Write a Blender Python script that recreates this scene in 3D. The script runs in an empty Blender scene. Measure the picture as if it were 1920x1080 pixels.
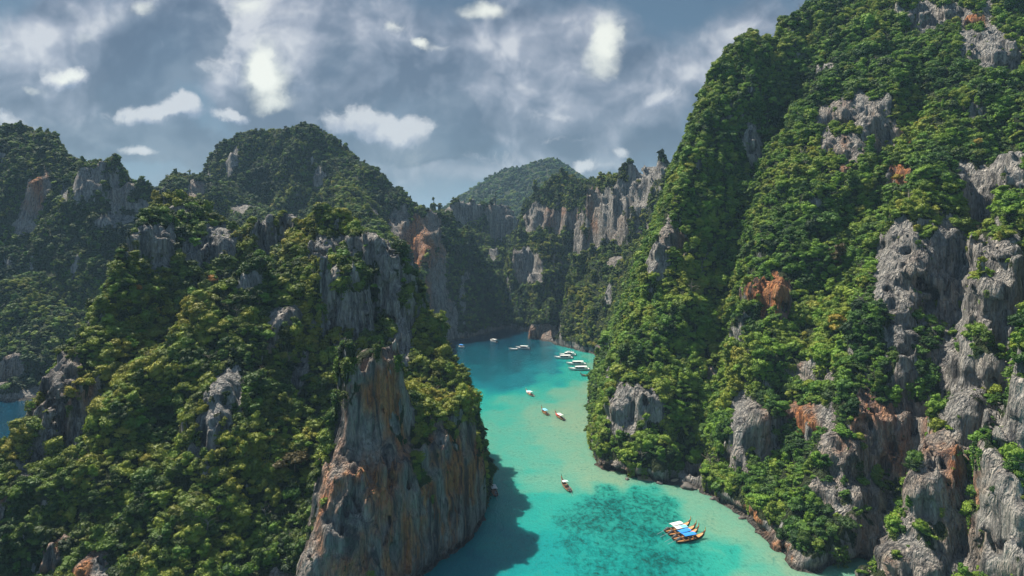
import bpy, math, random, bmesh
import numpy as np
from mathutils import Vector, Matrix
# ================= camera, light, exposure =================
SC=bpy.context.scene; COL=SC.collection
cam_d=bpy.data.cameras.new('camera'); cam=bpy.data.objects.new('camera',cam_d); COL.objects.link(cam)
cam.location=(0,0,80); cam.rotation_euler=(math.pi/2,0,0)
cam_d.sensor_width=36; cam_d.lens=24; cam_d.shift_y=-110/1920; cam_d.clip_start=1; cam_d.clip_end=40000
SC.camera=cam
SUN_EL=math.radians(57); SUN_AZ=math.radians(38)          # the sun stands in the west, a little beyond the lagoon
SUN_DIR=Vector((-math.cos(SUN_EL)*math.cos(SUN_AZ), math.cos(SUN_EL)*math.sin(SUN_AZ), math.sin(SUN_EL)))
sun_d=bpy.data.lights.new('sun','SUN'); sun_d.energy=5.0; sun_d.angle=math.radians(.5); sun_d.color=(1,.92,.78)
sun=bpy.data.objects.new('sun',sun_d); COL.objects.link(sun); sun.rotation_euler=SUN_DIR.to_track_quat('Z','Y').to_euler()
SC.view_settings.view_transform='Standard'; SC.view_settings.look='None'; SC.view_settings.exposure=1.13; SC.view_settings.gamma=1
cy=SC.cycles; cy.max_bounces=6; cy.diffuse_bounces=3; cy.glossy_bounces=2; cy.transmission_bounces=3; cy.volume_bounces=0; cy.transparent_max_bounces=8
world=bpy.data.worlds.new('World'); SC.world=world; world.use_nodes=True
wt=world.node_tree; wt.nodes.clear()
def wn(t,ins=None,**k):
    n=wt.nodes.new(t)
    for a,b in k.items(): setattr(n,a,b)
    for a,b in (ins or {}).items():
        if isinstance(b,bpy.types.NodeSocket): wt.links.new(b,n.inputs[a])
        else: n.inputs[a].default_value=b
    return n
def wm(op,a,b=0.,clamp=False): return wn('ShaderNodeMath',{0:a,1:b},operation=op,use_clamp=clamp).outputs[0]
WSTR=.1
wo=wn('ShaderNodeOutputWorld'); wb=wn('ShaderNodeBackground'); wb.inputs['Strength'].default_value=WSTR
sky=wn('ShaderNodeTexSky',sky_type='NISHITA'); sky.sun_disc=False; sky.sun_elevation=SUN_EL; sky.sun_rotation=math.atan2(SUN_DIR.x,SUN_DIR.y)
# clouds by direction: u = sideways, v = upwards per unit northwards
wd=wn('ShaderNodeSeparateXYZ',{0:wn('ShaderNodeTexCoord').outputs['Generated']})
wy=wm('MAXIMUM',wm('ABSOLUTE',wd.outputs[1]),.2)
uv=wn('ShaderNodeCombineXYZ',{0:wm('DIVIDE',wd.outputs[0],wy),1:wm('DIVIDE',wd.outputs[2],wy),2:0.}).outputs[0]
def wnoise(vec,scale,det=6,rough=.55): return wn('ShaderNodeTexNoise',{'Vector':vec,'Scale':scale,'Detail':det,'Roughness':rough})
def warp(amp,scale,det,rough=.58):
    c=wn('ShaderNodeVectorMath',{0:wnoise(uv,scale,det,rough).outputs['Color'],1:(-.5,-.5,-.5)},operation='ADD').outputs[0]
    return wn('ShaderNodeVectorMath',{0:c,1:(amp,amp*.8,0),2:uv},operation='MULTIPLY_ADD').outputs[0]
soft=warp(.17,4.5,8,.56); crisp=warp(.10,9.,9,.6); lump=warp(.14,6.,3,.5)
def blobs(vec,items):
    acc=None
    for px,py,rx,ry,w in items:
        u,v,a,b=(px-960)/1280,(430-py)/1280,1280/rx,1280/ry
        q=wn('ShaderNodeVectorMath',{0:vec,1:(a,b,0),2:(-u*a,-v*b,0)},operation='MULTIPLY_ADD').outputs[0]
        l=wn('ShaderNodeVectorMath',{0:q},operation='LENGTH').outputs['Value']
        m=wn('ShaderNodeMapRange',{'Value':l,1:0.,2:1.7,3:w,4:0.},interpolation_type='SMOOTHSTEP').outputs[0]
        acc=m if acc is None else wm('ADD',acc,m)
    return acc
def lin(c): return tuple((x/255/12.92 if x/255<=.04045 else ((x/255+.055)/1.055)**2.4) for x in c)
def wramp(f,stops):
    cr=wn('ShaderNodeValToRGB',{0:f}); E=cr.color_ramp.elements
    for i,(p,c) in enumerate(stops):
        e=E[i] if i<2 else E.new(p); e.position=p; e.color=(*lin(c),1) if not isinstance(c,float) else (c,c,c,1)
    return cr.outputs[0]
def wmix(f,a,b):
    m=wn('ShaderNodeMix',data_type='RGBA')
    for i,x in ((0,f),(6,a),(7,b)):
        if isinstance(x,bpy.types.NodeSocket): wt.links.new(x,m.inputs[i])
        else: m.inputs[i].default_value=x
    return m.outputs[2]
def mul(a,b): return wm('MULTIPLY',a,b)
def off(vec,du,dv): return wn('ShaderNodeVectorMath',{0:vec,1:(du,dv,0)},operation='ADD').outputs[0]
def cov(base,lo,hi): return wn('ShaderNodeMapRange',{'Value':base,1:lo,2:hi,3:0.,4:1.},interpolation_type='SMOOTHSTEP').outputs[0]
# big grey cumulus, slate bases, small bright cumulus, bright openings
GREY=[(60,120,130,120,.5),(500,130,130,130,.55),(460,40,90,80,.3),(690,70,120,90,.4),(960,110,180,110,.42),(1110,130,130,110,.35),(1010,225,190,60,.36),(1260,190,130,70,.42),(1430,90,170,60,.4),(620,180,140,44,.3),(150,60,70,60,.2),(300,25,60,44,.3),(100,225,130,40,.2),(1090,310,170,36,.25),(930,310,130,30,.28)]
SLATE=[(300,120,110,120,.5),(200,255,190,60,.42),(640,110,74,90,.4),(840,225,80,70,.55),(800,282,140,28,.52),(450,285,200,36,.38),(380,60,36,80,.3),(1330,60,120,50,.25),(1130,240,130,30,.2),(80,20,110,34,.3),(1240,255,90,30,.2)]
PUFF=[(290,212,92,24,.62),(345,190,30,24,.35),(435,214,44,14,.52),(650,238,60,34,.42),(745,250,76,28,.6),(700,215,30,20,.3),(248,279,44,11,.55),(125,155,46,28,.45),(40,245,70,24,.4),(1030,215,44,16,.35),(900,305,90,22,.35),(1098,315,32,14,.5),(1165,292,22,11,.5),(1050,268,60,14,.28),(760,60,50,26,.35),(550,165,50,40,.3),(1250,180,60,34,.35),(420,130,50,40,.35),(1320,225,50,20,.25)]
OPEN=[(462,15,34,24,.7),(492,80,20,24,.3),(500,150,44,48,.85),(480,120,26,30,.5),(530,195,40,20,.45),(905,8,46,26,.8),(1142,50,30,36,.8),(1140,100,46,34,.75),(1135,140,50,26,.35),(800,75,18,9,.8),(745,48,22,11,.55),(130,148,28,13,.65),(62,180,22,10,.45),(270,8,26,18,.55),(830,84,20,8,.4),(150,70,30,14,.4)]
nA=wnoise(soft,5.,8,.55).outputs[0]; nA2=wnoise(off(soft,-.018,.03),5.,8,.55).outputs[0]
nB=wnoise(crisp,16.,9,.62).outputs[0]; nB2=wnoise(off(crisp,-.008,.012),16.,9,.62).outputs[0]
ns=wnoise(uv,2.2,4).outputs[0]
nR=wnoise(lump,7.,4,.5).outputs[0]; nR2=wnoise(off(lump,-.014,.026),7.,4,.5).outputs[0]
relief=wm('ADD',wm('ADD',mul(wm('SUBTRACT',nR,nR2),2.6),mul(wm('SUBTRACT',nR,.5),.9)),mul(wm('SUBTRACT',nB,nB2),.5))
base=wramp(wm('ADD',mul(wd.outputs[2],-1.1),wm('ADD',mul(ns,.5),.42)),[(.2,(72,98,122)),(.5,(92,122,144)),(.8,(126,152,170))])
gb=blobs(soft,GREY); gb2=blobs(off(soft,-.012,.035),GREY)
a1=cov(wm('ADD',gb,mul(wm('SUBTRACT',nA,.5),1.2)),-.06,.30)
c1=wramp(wm('ADD',wm('ADD',wm('ADD',relief,.36),mul(gb,.26)),mul(wm('SUBTRACT',gb,gb2),.9)),[(.12,(82,98,117)),(.42,(118,130,146)),(.68,(156,163,175)),(.95,(204,206,209))])
col=wmix(a1,base,c1)
a2=cov(wm('ADD',blobs(crisp,SLATE),mul(wm('SUBTRACT',nA2,.5),.9)),.17,.36)
c2=wramp(wm('ADD',relief,.5),[(.2,(66,85,106)),(.5,(80,99,119)),(.85,(108,124,140))])
col=wmix(mul(a2,.9),col,c2)
pb=blobs(crisp,PUFF); pb2=blobs(off(crisp,-.005,.015),PUFF)
a3=cov(wm('ADD',pb,mul(wm('SUBTRACT',nB,.5),1.1)),.20,.50)
c3=wramp(wm('ADD',wm('ADD',mul(relief,1.3),.44),mul(wm('SUBTRACT',pb,pb2),1.7)),[(.2,(132,146,166)),(.5,(172,178,190)),(.8,(212,213,214))])
col=wmix(mul(a3,.9),col,c3)
a4=cov(wm('ADD',wm('ADD',blobs(crisp,OPEN),mul(wm('SUBTRACT',nR,.5),1.1)),mul(wm('SUBTRACT',nB,.5),.7)),.12,.9)
col=wmix(a4,col,(*lin((246,247,234)),1))
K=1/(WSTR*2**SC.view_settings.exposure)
K0=wn('ShaderNodeMapRange',{'Value':wd.outputs[1],1:-.35,2:.05,3:K*1.9,4:K}).outputs[0]       # unseen sky behind the camera, brightened as added fill for shaded faces
up=wn('ShaderNodeMapRange',{'Value':wd.outputs[2],1:.35,2:.75,3:1.,4:2.}).outputs[0]  # sky overhead, out of view, brightened to add fill in the shadows
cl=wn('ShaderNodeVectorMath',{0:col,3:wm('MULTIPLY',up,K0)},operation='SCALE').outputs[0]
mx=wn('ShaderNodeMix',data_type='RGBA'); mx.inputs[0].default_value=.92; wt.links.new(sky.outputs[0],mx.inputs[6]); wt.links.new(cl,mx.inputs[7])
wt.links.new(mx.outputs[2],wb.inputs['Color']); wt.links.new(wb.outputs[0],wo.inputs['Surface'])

# ================= the ground the scene is measured on =================

F=1280.0; CX=960.0; HY=430.0; CAMZ=80.0
def P(px,py,Y):
    "the world point seen at a pixel of the 1920x1080 photograph, Y metres ahead"
    return ((px-CX)*Y/F, Y, CAMZ-(py-HY)*Y/F)
def W(px,py):
    "the point of the water line seen at a pixel"
    Y=CAMZ*F/(py-HY); return ((px-CX)*Y/F,Y)
# ---------- noise
_rs=np.random.RandomState(7)
PERM=np.concatenate([_rs.permutation(256)]*3)
G3=_rs.normal(size=(256,3)); G3/=np.linalg.norm(G3,axis=1)[:,None]
def perlin(x,y,z,seed=0):
    x=np.asarray(x,np.float32)+seed*17.31; y=np.asarray(y,np.float32)+seed*5.77; z=np.asarray(z,np.float32)+seed*9.13
    xi=np.floor(x).astype(np.int64); yi=np.floor(y).astype(np.int64); zi=np.floor(z).astype(np.int64)
    xf=x-xi; yf=y-yi; zf=z-zi
    xi&=255; yi&=255; zi&=255
    u=xf*xf*xf*(xf*(xf*6-15)+10); v=yf*yf*yf*(yf*(yf*6-15)+10); w=zf*zf*zf*(zf*(zf*6-15)+10)
    r=0
    for a in (0,1):
        wa=u if a else 1-u
        pa=PERM[xi+a]
        for b in (0,1):
            wb=v if b else 1-v
            pb=PERM[pa+yi+b]
            for c in (0,1):
                g=G3[PERM[pb+zi+c]]
                r=r+wa*wb*(w if c else 1-w)*(g[...,0]*(xf-a)+g[...,1]*(yf-b)+g[...,2]*(zf-c))
    return r*1.5
def fbm(x,y,z,oct=4,seed=0,gain=.5):
    r=0;a=1;s=1
    for i in range(oct):
        r=r+a*perlin(x*s,y*s,z*s,seed+i); a*=gain; s*=2.03
    return r
# ---------- the shape of the land
def smax(a,b,k):
    h=np.clip(.5+.5*(a-b)/k,0,1); return b+(a-b)*h+k*h*(1-h)
def smin(a,b,k): return -smax(-a,-b,k)
def sstep(a,b,x):
    t=np.clip((x-a)/(b-a),0,1); return t*t*(3-2*t)
def sdpoly(poly,x,y):
    "distance to a closed outline, positive inside"
    p=np.asarray(poly,float); d=np.full(x.shape,1e9); ins=np.zeros(x.shape,bool)
    for i in range(len(p)):
        a=p[i];b=p[(i+1)%len(p)]; e=b-a; wx=x-a[0]; wy=y-a[1]
        t=np.clip((wx*e[0]+wy*e[1])/(e@e+1e-9),0,1)
        d=np.minimum(d,(wx-e[0]*t)**2+(wy-e[1]*t)**2)
        if a[1]!=b[1]:
            c=((a[1]<=y)&(b[1]>y))|((b[1]<=y)&(a[1]>y))
            ins^=c&(x<a[0]+(y-a[1])/(b[1]-a[1])*e[0])
    d=np.sqrt(d); return np.where(ins,d,-d)
def ridge(x,y,pts,sl,sr=None,r=6):
    """a crest line with flanks; sl/sr = steepness on the left/right hand of its direction (may be per point), r = roundness of the crest"""
    out=np.full(x.shape,-99.0)
    n=len(pts); sr=sl if sr is None else sr
    SL=np.broadcast_to(np.asarray(sl,float),(n,)); SR=np.broadcast_to(np.asarray(sr,float),(n,)); R=np.broadcast_to(np.asarray(r,float),(n,))
    for i in range(n-1):
        a=np.asarray(pts[i]);b=np.asarray(pts[i+1]); e=(b-a)[:2]
        wx=x-a[0]; wy=y-a[1]; t=np.clip((wx*e[0]+wy*e[1])/(e@e+1e-9),0,1)
        d=np.sqrt((wx-e[0]*t)**2+(wy-e[1]*t)**2)
        side=np.clip((e[0]*wy-e[1]*wx)/np.sqrt(e@e)/4,-1,1)*.5+.5     # 1 = left
        L=SL[i]+(SL[i+1]-SL[i])*t; Q=SR[i]+(SR[i+1]-SR[i])*t; rr=R[i]+(R[i+1]-R[i])*t
        s=Q+(L-Q)*side
        out=np.maximum(out,a[2]+(b[2]-a[2])*t-s*(np.sqrt(d*d+rr*rr)-rr))
    return out
def stack(x,y,levels):
    "a buttress from outlines at rising heights"
    zs=[l[0] for l in levels]; sd=[sdpoly(l[1],x,y) for l in levels]
    h=np.full(x.shape,-99.0)
    for k in range(len(zs)-1):
        a,b=sd[k],sd[k+1]
        t=np.clip(a/np.maximum(a-b,1e-3),0,1)
        h=np.maximum(h,np.where(a>0,zs[k]+(zs[k+1]-zs[k])*t,-99+0*a))
    h=np.maximum(h,np.where(sd[-1]>0,zs[-1]+np.minimum(sd[-1]*.3,2),-99))
    return np.where(sd[0]<=0,zs[0]+sd[0]*4,h)

WEST=[(-6.5,188),(-12,170),(-20,157),(-27,145),(-46,135),(-75,128),(-105,126),(-124,145),(-134,170),(-142,200),(-152,228),(-170,262),(-196,296),(-233,322),(-300,318),(-400,330),(-500,420),(-500,900),(60,900),(45,700),(14,600),(4,566),(-8,546),(-16,528),(-30,505),(-49,487),(-50,440),(-46,380),(-38,300),(-13,240),(-7.5,212)]
EAST=[W(1500,1075),W(1450,1015),W(1400,972),W(1345,935),W(1300,914),W(1240,905),W(1195,897),W(1150,884),W(1122,868),W(1113,850),W(1112,815),W(1107,775),(38,330),(46,365),W(1128,690),W(1122,665),W(1080,655),W(1045,648),W(1030,641),W(1000,638),W(975,628),(1,536),(-6,552),(-16,580),(-24,620),(-30,760),(330,760),(330,60),(95,60),(84,90),(74,115),(67,135)]
RW=[ # west side: crest lines
 dict(pts=[P(5,1080,160),P(30,875,180),P(74,705,196),P(120,582,206),P(157,494,215),P(216,410,226),P(290,402,240),P(340,415,255)],sl=[3.6,3.6,3.4,3.4,3,2.8,2,1.5],sr=[1.0,1.0,1.0,1.0,1.1,1.6,1.6,1.2],r=6),
 dict(pts=[P(235,388,275),P(300,385,270),P(345,378,275)],sl=3,sr=3.5,r=3),
 dict(pts=[P(330,405,262),P(400,408,262),P(440,440,258)],sl=1.5,sr=1.9,r=6),
 dict(pts=[P(480,422,262),P(485,440,256)],sl=4,r=2),
 dict(pts=[P(515,412,266),P(545,425,262)],sl=4,r=3),
 dict(pts=[P(560,430,258),P(600,432,255),P(640,424,248),P(690,440,243),P(735,478,238),P(755,530,234),P(770,590,229),P(785,640,225)],sl=[1.6,1.6,1.8,2,2.4,2.6,2.8,2.6],sr=[1.6,1.7,1.8,2.6,2.8,2.8,2.4,2],r=4),
 dict(pts=[P(775,625,226),P(835,668,222),P(868,710,218),P(893,775,213)],sl=3.0,sr=1.5,r=5),
 dict(pts=[P(470,512,216),P(405,560,206),P(345,625,193),P(300,700,184),P(260,800,174)],sl=1.3,sr=1.2,r=6),
 dict(pts=[P(470,512,216),P(520,520,218),P(600,498,223),P(650,505,226)],sl=1.2,sr=2.6,r=4),
 dict(pts=[P(470,560,206),P(450,640,192),P(415,722,180),P(400,740,178)],sl=1.0,sr=1.5,r=4),
 dict(pts=[P(420,735,178),P(415,900,166),P(420,1060,156)],sl=1.2,sr=1.3,r=5),
 dict(pts=[P(250,760,178),P(230,900,166),P(220,1060,155)],sl=1.2,sr=1.2,r=8),
 # far west hill and the big hill behind
 dict(pts=[P(-160,260,470),P(-40,245,465),P(40,248,460),P(85,264,452),P(125,292,445),P(165,306,440),P(205,305,436),P(240,335,436),P(290,365,436),P(330,385,436)],sl=1.6,sr=[1.9,1.9,1.9,1.9,1.9,1.9,1.9,1.7,1.5,1.4],r=8),
 dict(pts=[P(60,520,385),P(100,590,365),P(60,660,345)],sl=1.1,r=10),
 dict(pts=[P(300,352,520),P(340,328,530),P(395,336,530),P(430,345,540)],sl=1.3,r=10),
 dict(pts=[P(436,285,610),P(455,252,612),P(490,250,612),P(530,246,606),P(570,239,600),P(600,246,592),P(618,270,586),P(648,302,575),P(695,314,560),P(730,354,548),P(790,392,535),P(835,412,545),P(880,455,550),P(920,560,545)],sl=1.2,sr=[3.2,2.6,1.8,1.6,1.7,1.8,1.8,1.7,1.6,1.8,2.1,2.4,2.4,2.4],r=8),
 dict(pts=[P(440,345,560),P(500,400,490),P(540,425,430)],sl=1.0,r=14),
 dict(pts=[P(640,330,530),P(660,385,470),P(700,440,420)],sl=1.3,sr=1.6,r=10),
 dict(pts=[P(790,395,535),P(815,470,505),P(838,600,492)],sl=2.5,sr=2.2,r=4),
 dict(pts=[P(820,405,690),P(852,383,672),P(890,379,684),P(935,387,700),P(958,394,708),P(966,415,710)],sl=2,sr=6,r=5),
 dict(pts=[P(880,430,660),P(925,468,620),P(945,520,600)],sl=1.8,r=6),
]
BUTT=[(-6,[(-6,188.5),(-13,170),(-20,157),(-27,145),(-44,137),(-50,143),(-56,200),(-8,206)]),
 (22,[(-8.5,189),(-15,174),(-21.5,162),(-27,154),(-39,152),(-44,160),(-50,200),(-12,205)]),
 (30,[(-12,191),(-17,178),(-24,167.5),(-28,161),(-37.5,157.5),(-41.5,163),(-44,192),(-18,200)]),
 (44,[(-27.5,170),(-27,166),(-30,162),(-37,160),(-40.5,164),(-40,175),(-33,177)]),
 (50,[(-29.5,168),(-30,166),(-33,164),(-36,165),(-36,168),(-32,170)])]
RE=[ # east side
 dict(pts=[P(2100,-160,330),P(1800,-110,345),P(1640,-55,345),P(1548,0,340),P(1498,36,335),P(1440,70,332),P(1396,96,328),P(1360,126,325),P(1338,162,321),P(1315,203,316),P(1296,240,311),P(1272,264,306),P(1252,290,302)],sl=[1.0,1.0,1.1,1.2,1.3,1.4,1.5,1.6,1.7,1.8,1.9,2,2],sr=1.6,r=8),
 dict(pts=[P(1262,268,306),P(1238,370,300),P(1222,440,296),P(1195,520,291),P(1158,600,287),P(1130,680,287),P(1112,768,290)],sl=2.0,sr=2.6,r=5),
 dict(pts=[P(1300,250,308),P(1268,420,286),P(1240,560,271),P(1200,700,259),P(1155,835,247)],sl=1.6,sr=2.0,r=9),
 dict(pts=[P(1560,130,318),P(1572,280,290),P(1545,400,268),P(1495,500,250),P(1440,620,232),P(1402,800,211),P(1385,930,196)],sl=1.5,sr=1.5,r=9),
 dict(pts=[P(1480,520,248),P(1345,640,240),P(1310,800,225)],sl=1.3,sr=1.4,r=8),
 dict(pts=[P(2000,60,275),P(1920,130,262),P(1800,235,243),P(1735,330,228),P(1690,440,214),P(1640,600,200),P(1575,800,182),P(1505,1000,168)],sl=[1.4,1.4,1.5,1.8,2,2,1.8,1.5],sr=1.9,r=6),
 dict(pts=[P(1920,280,215),P(1890,420,197),P(1860,560,182),P(1830,700,170),P(1760,860,160),P(1680,1000,152)],sl=2.2,sr=2.2,r=5),
 dict(pts=[P(2060,350,175),P(1980,560,158),P(1915,730,147),P(1905,900,139),P(1915,1060,133)],sl=3.2,sr=3.2,r=3),
 # the north-east side of the lagoon
 dict(pts=[P(1340,306,470),P(1245,311,500),P(1200,322,518),P(1160,336,536),P(1130,348,552),P(1113,375,560)],sl=4.5,sr=1.2,r=[10,10,10,9,8,4]),
 dict(pts=[P(1260,400,420),P(1200,470,470),P(1150,485,482),P(1105,560,472),P(1066,640,472)],sl=1.4,sr=1.8,r=8),
 dict(pts=[P(1150,460,510),P(1105,470,520),P(1078,535,500),P(1052,600,484),P(1043,640,478)],sl=1.5,sr=2.0,r=5),
 dict(pts=[P(1125,348,610),P(1100,338,622),P(1062,334,634),P(1022,350,644),P(1000,378,650),P(990,402,652)],sl=3.8,sr=1.8,r=15),
 dict(pts=[P(1030,440,600),P(1000,446,586),P(962,464,580),P(955,520,572)],sl=2.6,sr=2.4,r=8),
 dict(pts=[P(1028,445,590),P(1016,490,562),P(1008,560,540),P(1004,634,514)],sl=3.4,sr=2.6,r=6),
]
GUL=[
 ([P(1098,470,575),P(1112,400,590)],20,9),
 ([P(978,425,690),P(972,460,620),P(948,560,570)],30,11),
 ([P(1046,650,486),P(1052,570,520),P(1068,490,570),P(1080,450,600)],30,8), # gullies: crest-free grooves between the spurs
 ([P(1300,890,218),P(1318,760,235),P(1345,600,262),P(1385,470,288),P(1450,330,305),P(1480,200,315)],25,15),
 ([P(1440,930,196),P(1470,800,212),P(1530,690,225),P(1590,560,240),P(1650,420,255),P(1720,270,270)],8,12),
 ([P(1600,1000,162),P(1660,850,172),P(1700,720,180),P(1790,560,192),P(1850,330,215)],5,9),
 ([P(1125,640,400),P(1200,560,400),P(1250,430,405)],10,16),
 ([P(500,1060,160),P(520,880,172),P(560,720,190),P(560,600,205)],6,14),
 ([P(330,1060,158),P(330,880,170),P(330,740,182),P(300,560,215),P(420,500,235)],5,10),
 ([P(150,1060,158),P(180,900,168),P(200,720,186)],3,8),
 ([P(945,600,545),P(950,500,590)],12,14),
 ([P(930,480,640),P(975,420,660)],10,18),
 ([P(560,330,560),P(600,420,470)],8,20),([P(480,330,560),P(440,420,480)],8,20),
]
def gullies(x,y):
    o=0*x
    for pts,dep,wid in GUL:
        d2=np.full(x.shape,1e9)
        for a,b in zip(pts,pts[1:]):
            ex,ey=b[0]-a[0],b[1]-a[1]; wx=x-a[0]; wy=y-a[1]; t=np.clip((wx*ex+wy*ey)/(ex*ex+ey*ey),0,1)
            d2=np.minimum(d2,(wx-ex*t)**2+(wy-ey*t)**2)
        o=np.maximum(o,dep*np.exp(-d2/(wid*wid*.5)))
    return o
def terrace(h,x,y,step,amt,seed):
    n=h+step*1.1*fbm(x/45,y/45,0*x,3,seed)
    q=n/step; f=q-np.floor(q); g=np.floor(q)+sstep(.1,.6,f)
    m=np.clip(.5+1.2*fbm(x/70,y/70,0*x+3,2,seed+3),0,1)
    return h+(g*step-n)*amt*m
def height(x,y):
    x=np.asarray(x,float); y=np.asarray(y,float)
    ds=np.clip(y/250,.6,3)
    rb=1-2*np.abs(perlin(x/24,y/24,0*x+2,9)); am=3.4
    wx=x+ds*(am*fbm(x/26,y/26,0*x,3,1)+1.3*fbm(x/7,y/7,0*x,2,5))-1.8*rb*np.sign(x-10); wy=y+ds*(am*fbm(x/26,y/26,0*x+9,3,2)+1.3*fbm(x/7,y/7,0*x+4,2,6))+1.0*rb
    west=np.full(x.shape,-60.0)
    for r in RW: west=smax(west,ridge(wx,wy,**r),5.)
    gl=gullies(wx,wy); west=west-gl
    sw=sdpoly(WEST,x+.4*(wx-x),y+.4*(wy-y))
    west=terrace(west,x,y,22,.55,11)
    west=smax(west,stack(x+.35*(wx-x),y+.35*(wy-y),BUTT),3.)
    kw=np.where(y<330,np.where(x>-60,4.6,2.8),np.where(y>562,6.,2.6))
    west=smin(west,sw*kw+2,4.)
    east=np.full(x.shape,-60.0)
    for r in RE: east=smax(east,ridge(wx,wy,**r),5.)
    east=east-gl; east=terrace(east,x,y,26,.65,21)
    se=sdpoly(EAST,x+.4*(wx-x),y+.4*(wy-y))
    east=smin(east,se*np.where(y>556,6.,2.6)+2,4.)
    return np.maximum(west,east)
FAR=[dict(pts=[P(760,430,1500),P(830,404,1480),P(850,398,1480),P(885,396,1400),P(925,364,1350),P(962,332,1330),P(1000,311,1320),P(1026,305,1310),P(1052,313,1310),P(1080,331,1320),P(1110,348,1330),P(1160,380,1330)],sl=.8,sr=.75,r=25),
 dict(pts=[P(1030,297,1310),P(1040,340,1180),P(1030,400,1080)],sl=.8,r=20),
 dict(pts=[P(960,315,1330),P(930,375,1220),P(900,420,1120)],sl=.7,r=25)]
def height_far(x,y):
    h=np.full(x.shape,-60.0)
    wx=x+14*fbm(x/120,y/120,0*x,3,31); wy=y+14*fbm(x/120,y/120,0*x,3,32)
    for r in FAR: h=smax(h,ridge(wx,wy,**r),12.)
    return h

# ================= helpers =================
def mesh_obj(name,v,f,mat,parent=None,smooth=True):
    m=bpy.data.meshes.new(name); v=np.asarray(v,np.float32); f=np.asarray(f,np.int32)
    m.vertices.add(len(v)); m.vertices.foreach_set('co',v.ravel())
    k=f.shape[1]; m.loops.add(f.size); m.loops.foreach_set('vertex_index',f.ravel())
    m.polygons.add(len(f)); m.polygons.foreach_set('loop_start',np.arange(0,f.size,k,dtype=np.int32))
    m.update(calc_edges=True); m.validate()
    if smooth: m.polygons.foreach_set('use_smooth',np.ones(len(m.polygons),bool))
    if mat: m.materials.append(mat)
    o=bpy.data.objects.new(name,m); COL.objects.link(o)
    if parent: o.parent=parent
    return o
def fattr(o,name,val):
    a=o.data.attributes.new(name,'FLOAT','POINT'); a.data.foreach_set('value',np.asarray(val,np.float32))
def tag(o,label=None,cat=None,group=None,kind=None):
    if label: o['label']=label
    if cat: o['category']=cat
    if group: o['group']=group
    if kind: o['kind']=kind
    return o
class NT:
    def __init__(s,name):
        s.m=bpy.data.materials.new(name); s.m.use_nodes=True; s.t=s.m.node_tree; s.t.nodes.clear()
    def n(s,t,ins=None,**k):
        n=s.t.nodes.new(t)
        for a,b in k.items(): setattr(n,a,b)
        for a,b in (ins or {}).items():
            if isinstance(b,bpy.types.NodeSocket): s.t.links.new(b,n.inputs[a])
            else: n.inputs[a].default_value=b
        return n
    def math(s,op,a,b=0.,clamp=False): return s.n('ShaderNodeMath',{0:a,1:b},operation=op,use_clamp=clamp).outputs[0]
    def mix(s,f,a,b,mode='MIX'):
        n=s.t.nodes.new('ShaderNodeMix'); n.data_type='RGBA'; n.blend_type=mode
        for i,x in ((0,f),(6,a),(7,b)):
            if isinstance(x,bpy.types.NodeSocket): s.t.links.new(x,n.inputs[i])
            else: n.inputs[i].default_value=(x if i==0 else (*x,1))
        return n.outputs[2]
    def ramp(s,f,stops):
        n=s.t.nodes.new('ShaderNodeValToRGB'); s.t.links.new(f,n.inputs[0]); e=n.color_ramp.elements
        for i,(p,c) in enumerate(stops):
            q=e[i] if i<2 else e.new(p)
            q.position=p; q.color=(*c,1) if not isinstance(c,(int,float)) else (c,c,c,1)
        return n.outputs[0]
    def noise(s,vec,scale,detail=4,rough=.55,dist=0.):
        return s.n('ShaderNodeTexNoise',{'Vector':vec,'Scale':scale,'Detail':detail,'Roughness':rough,'Distortion':dist}).outputs[0]
    def scaled(s,vec,sc): return s.n('ShaderNodeMapping',{'Vector':vec,'Scale':sc}).outputs[0]
    def attr(s,name,typ='GEOMETRY'): return s.n('ShaderNodeAttribute',attribute_name=name,attribute_type=typ).outputs['Fac']
    def out(s,sh): s.t.links.new(sh,s.n('ShaderNodeOutputMaterial').inputs['Surface']); return s.m
def plain(name,c,rough=.5,spec=.5,metal=0):
    t=NT(name); pos=t.n('ShaderNodeNewGeometry').outputs['Position']
    f=t.noise(pos,3.,3); col=t.mix(t.math('MULTIPLY',f,.35),c,tuple(x*.55 for x in c))
    return t.out(t.n('ShaderNodeBsdfPrincipled',{'Base Color':col,'Roughness':rough,'Specular IOR Level':spec,'Metallic':metal}).outputs[0])
# ---- grids of the land's height, for looking things up
def grid(x0,x1,y0,y1,d,f):
    X,Y=np.meshgrid(np.arange(x0,x1,d),np.arange(y0,y1,d),indexing='ij'); return (x0,y0,d,f(X,Y))
G_NEAR=grid(-420,330,100,430,1.5,height); G_MID=grid(-420,330,420,764,2,height); G_FAR=grid(-500,600,760,1700,8,height_far)
def samp(g,x,y):
    x0,y0,d,H=g; fx=(x-x0)/d; fy=(y-y0)/d
    ok=(fx>=0)&(fy>=0)&(fx<H.shape[0]-1)&(fy<H.shape[1]-1)
    i=np.clip(fx.astype(int),0,H.shape[0]-2); j=np.clip(fy.astype(int),0,H.shape[1]-2); u=fx-i; v=fy-j
    return np.where(ok,H[i,j]*(1-u)*(1-v)+H[i+1,j]*u*(1-v)+H[i,j+1]*(1-u)*v+H[i+1,j+1]*u*v,-60)
def ground(x,y):
    return np.where(y<420,samp(G_NEAR,x,y),np.where(y<758,samp(G_MID,x,y),samp(G_FAR,x,y)))
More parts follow.
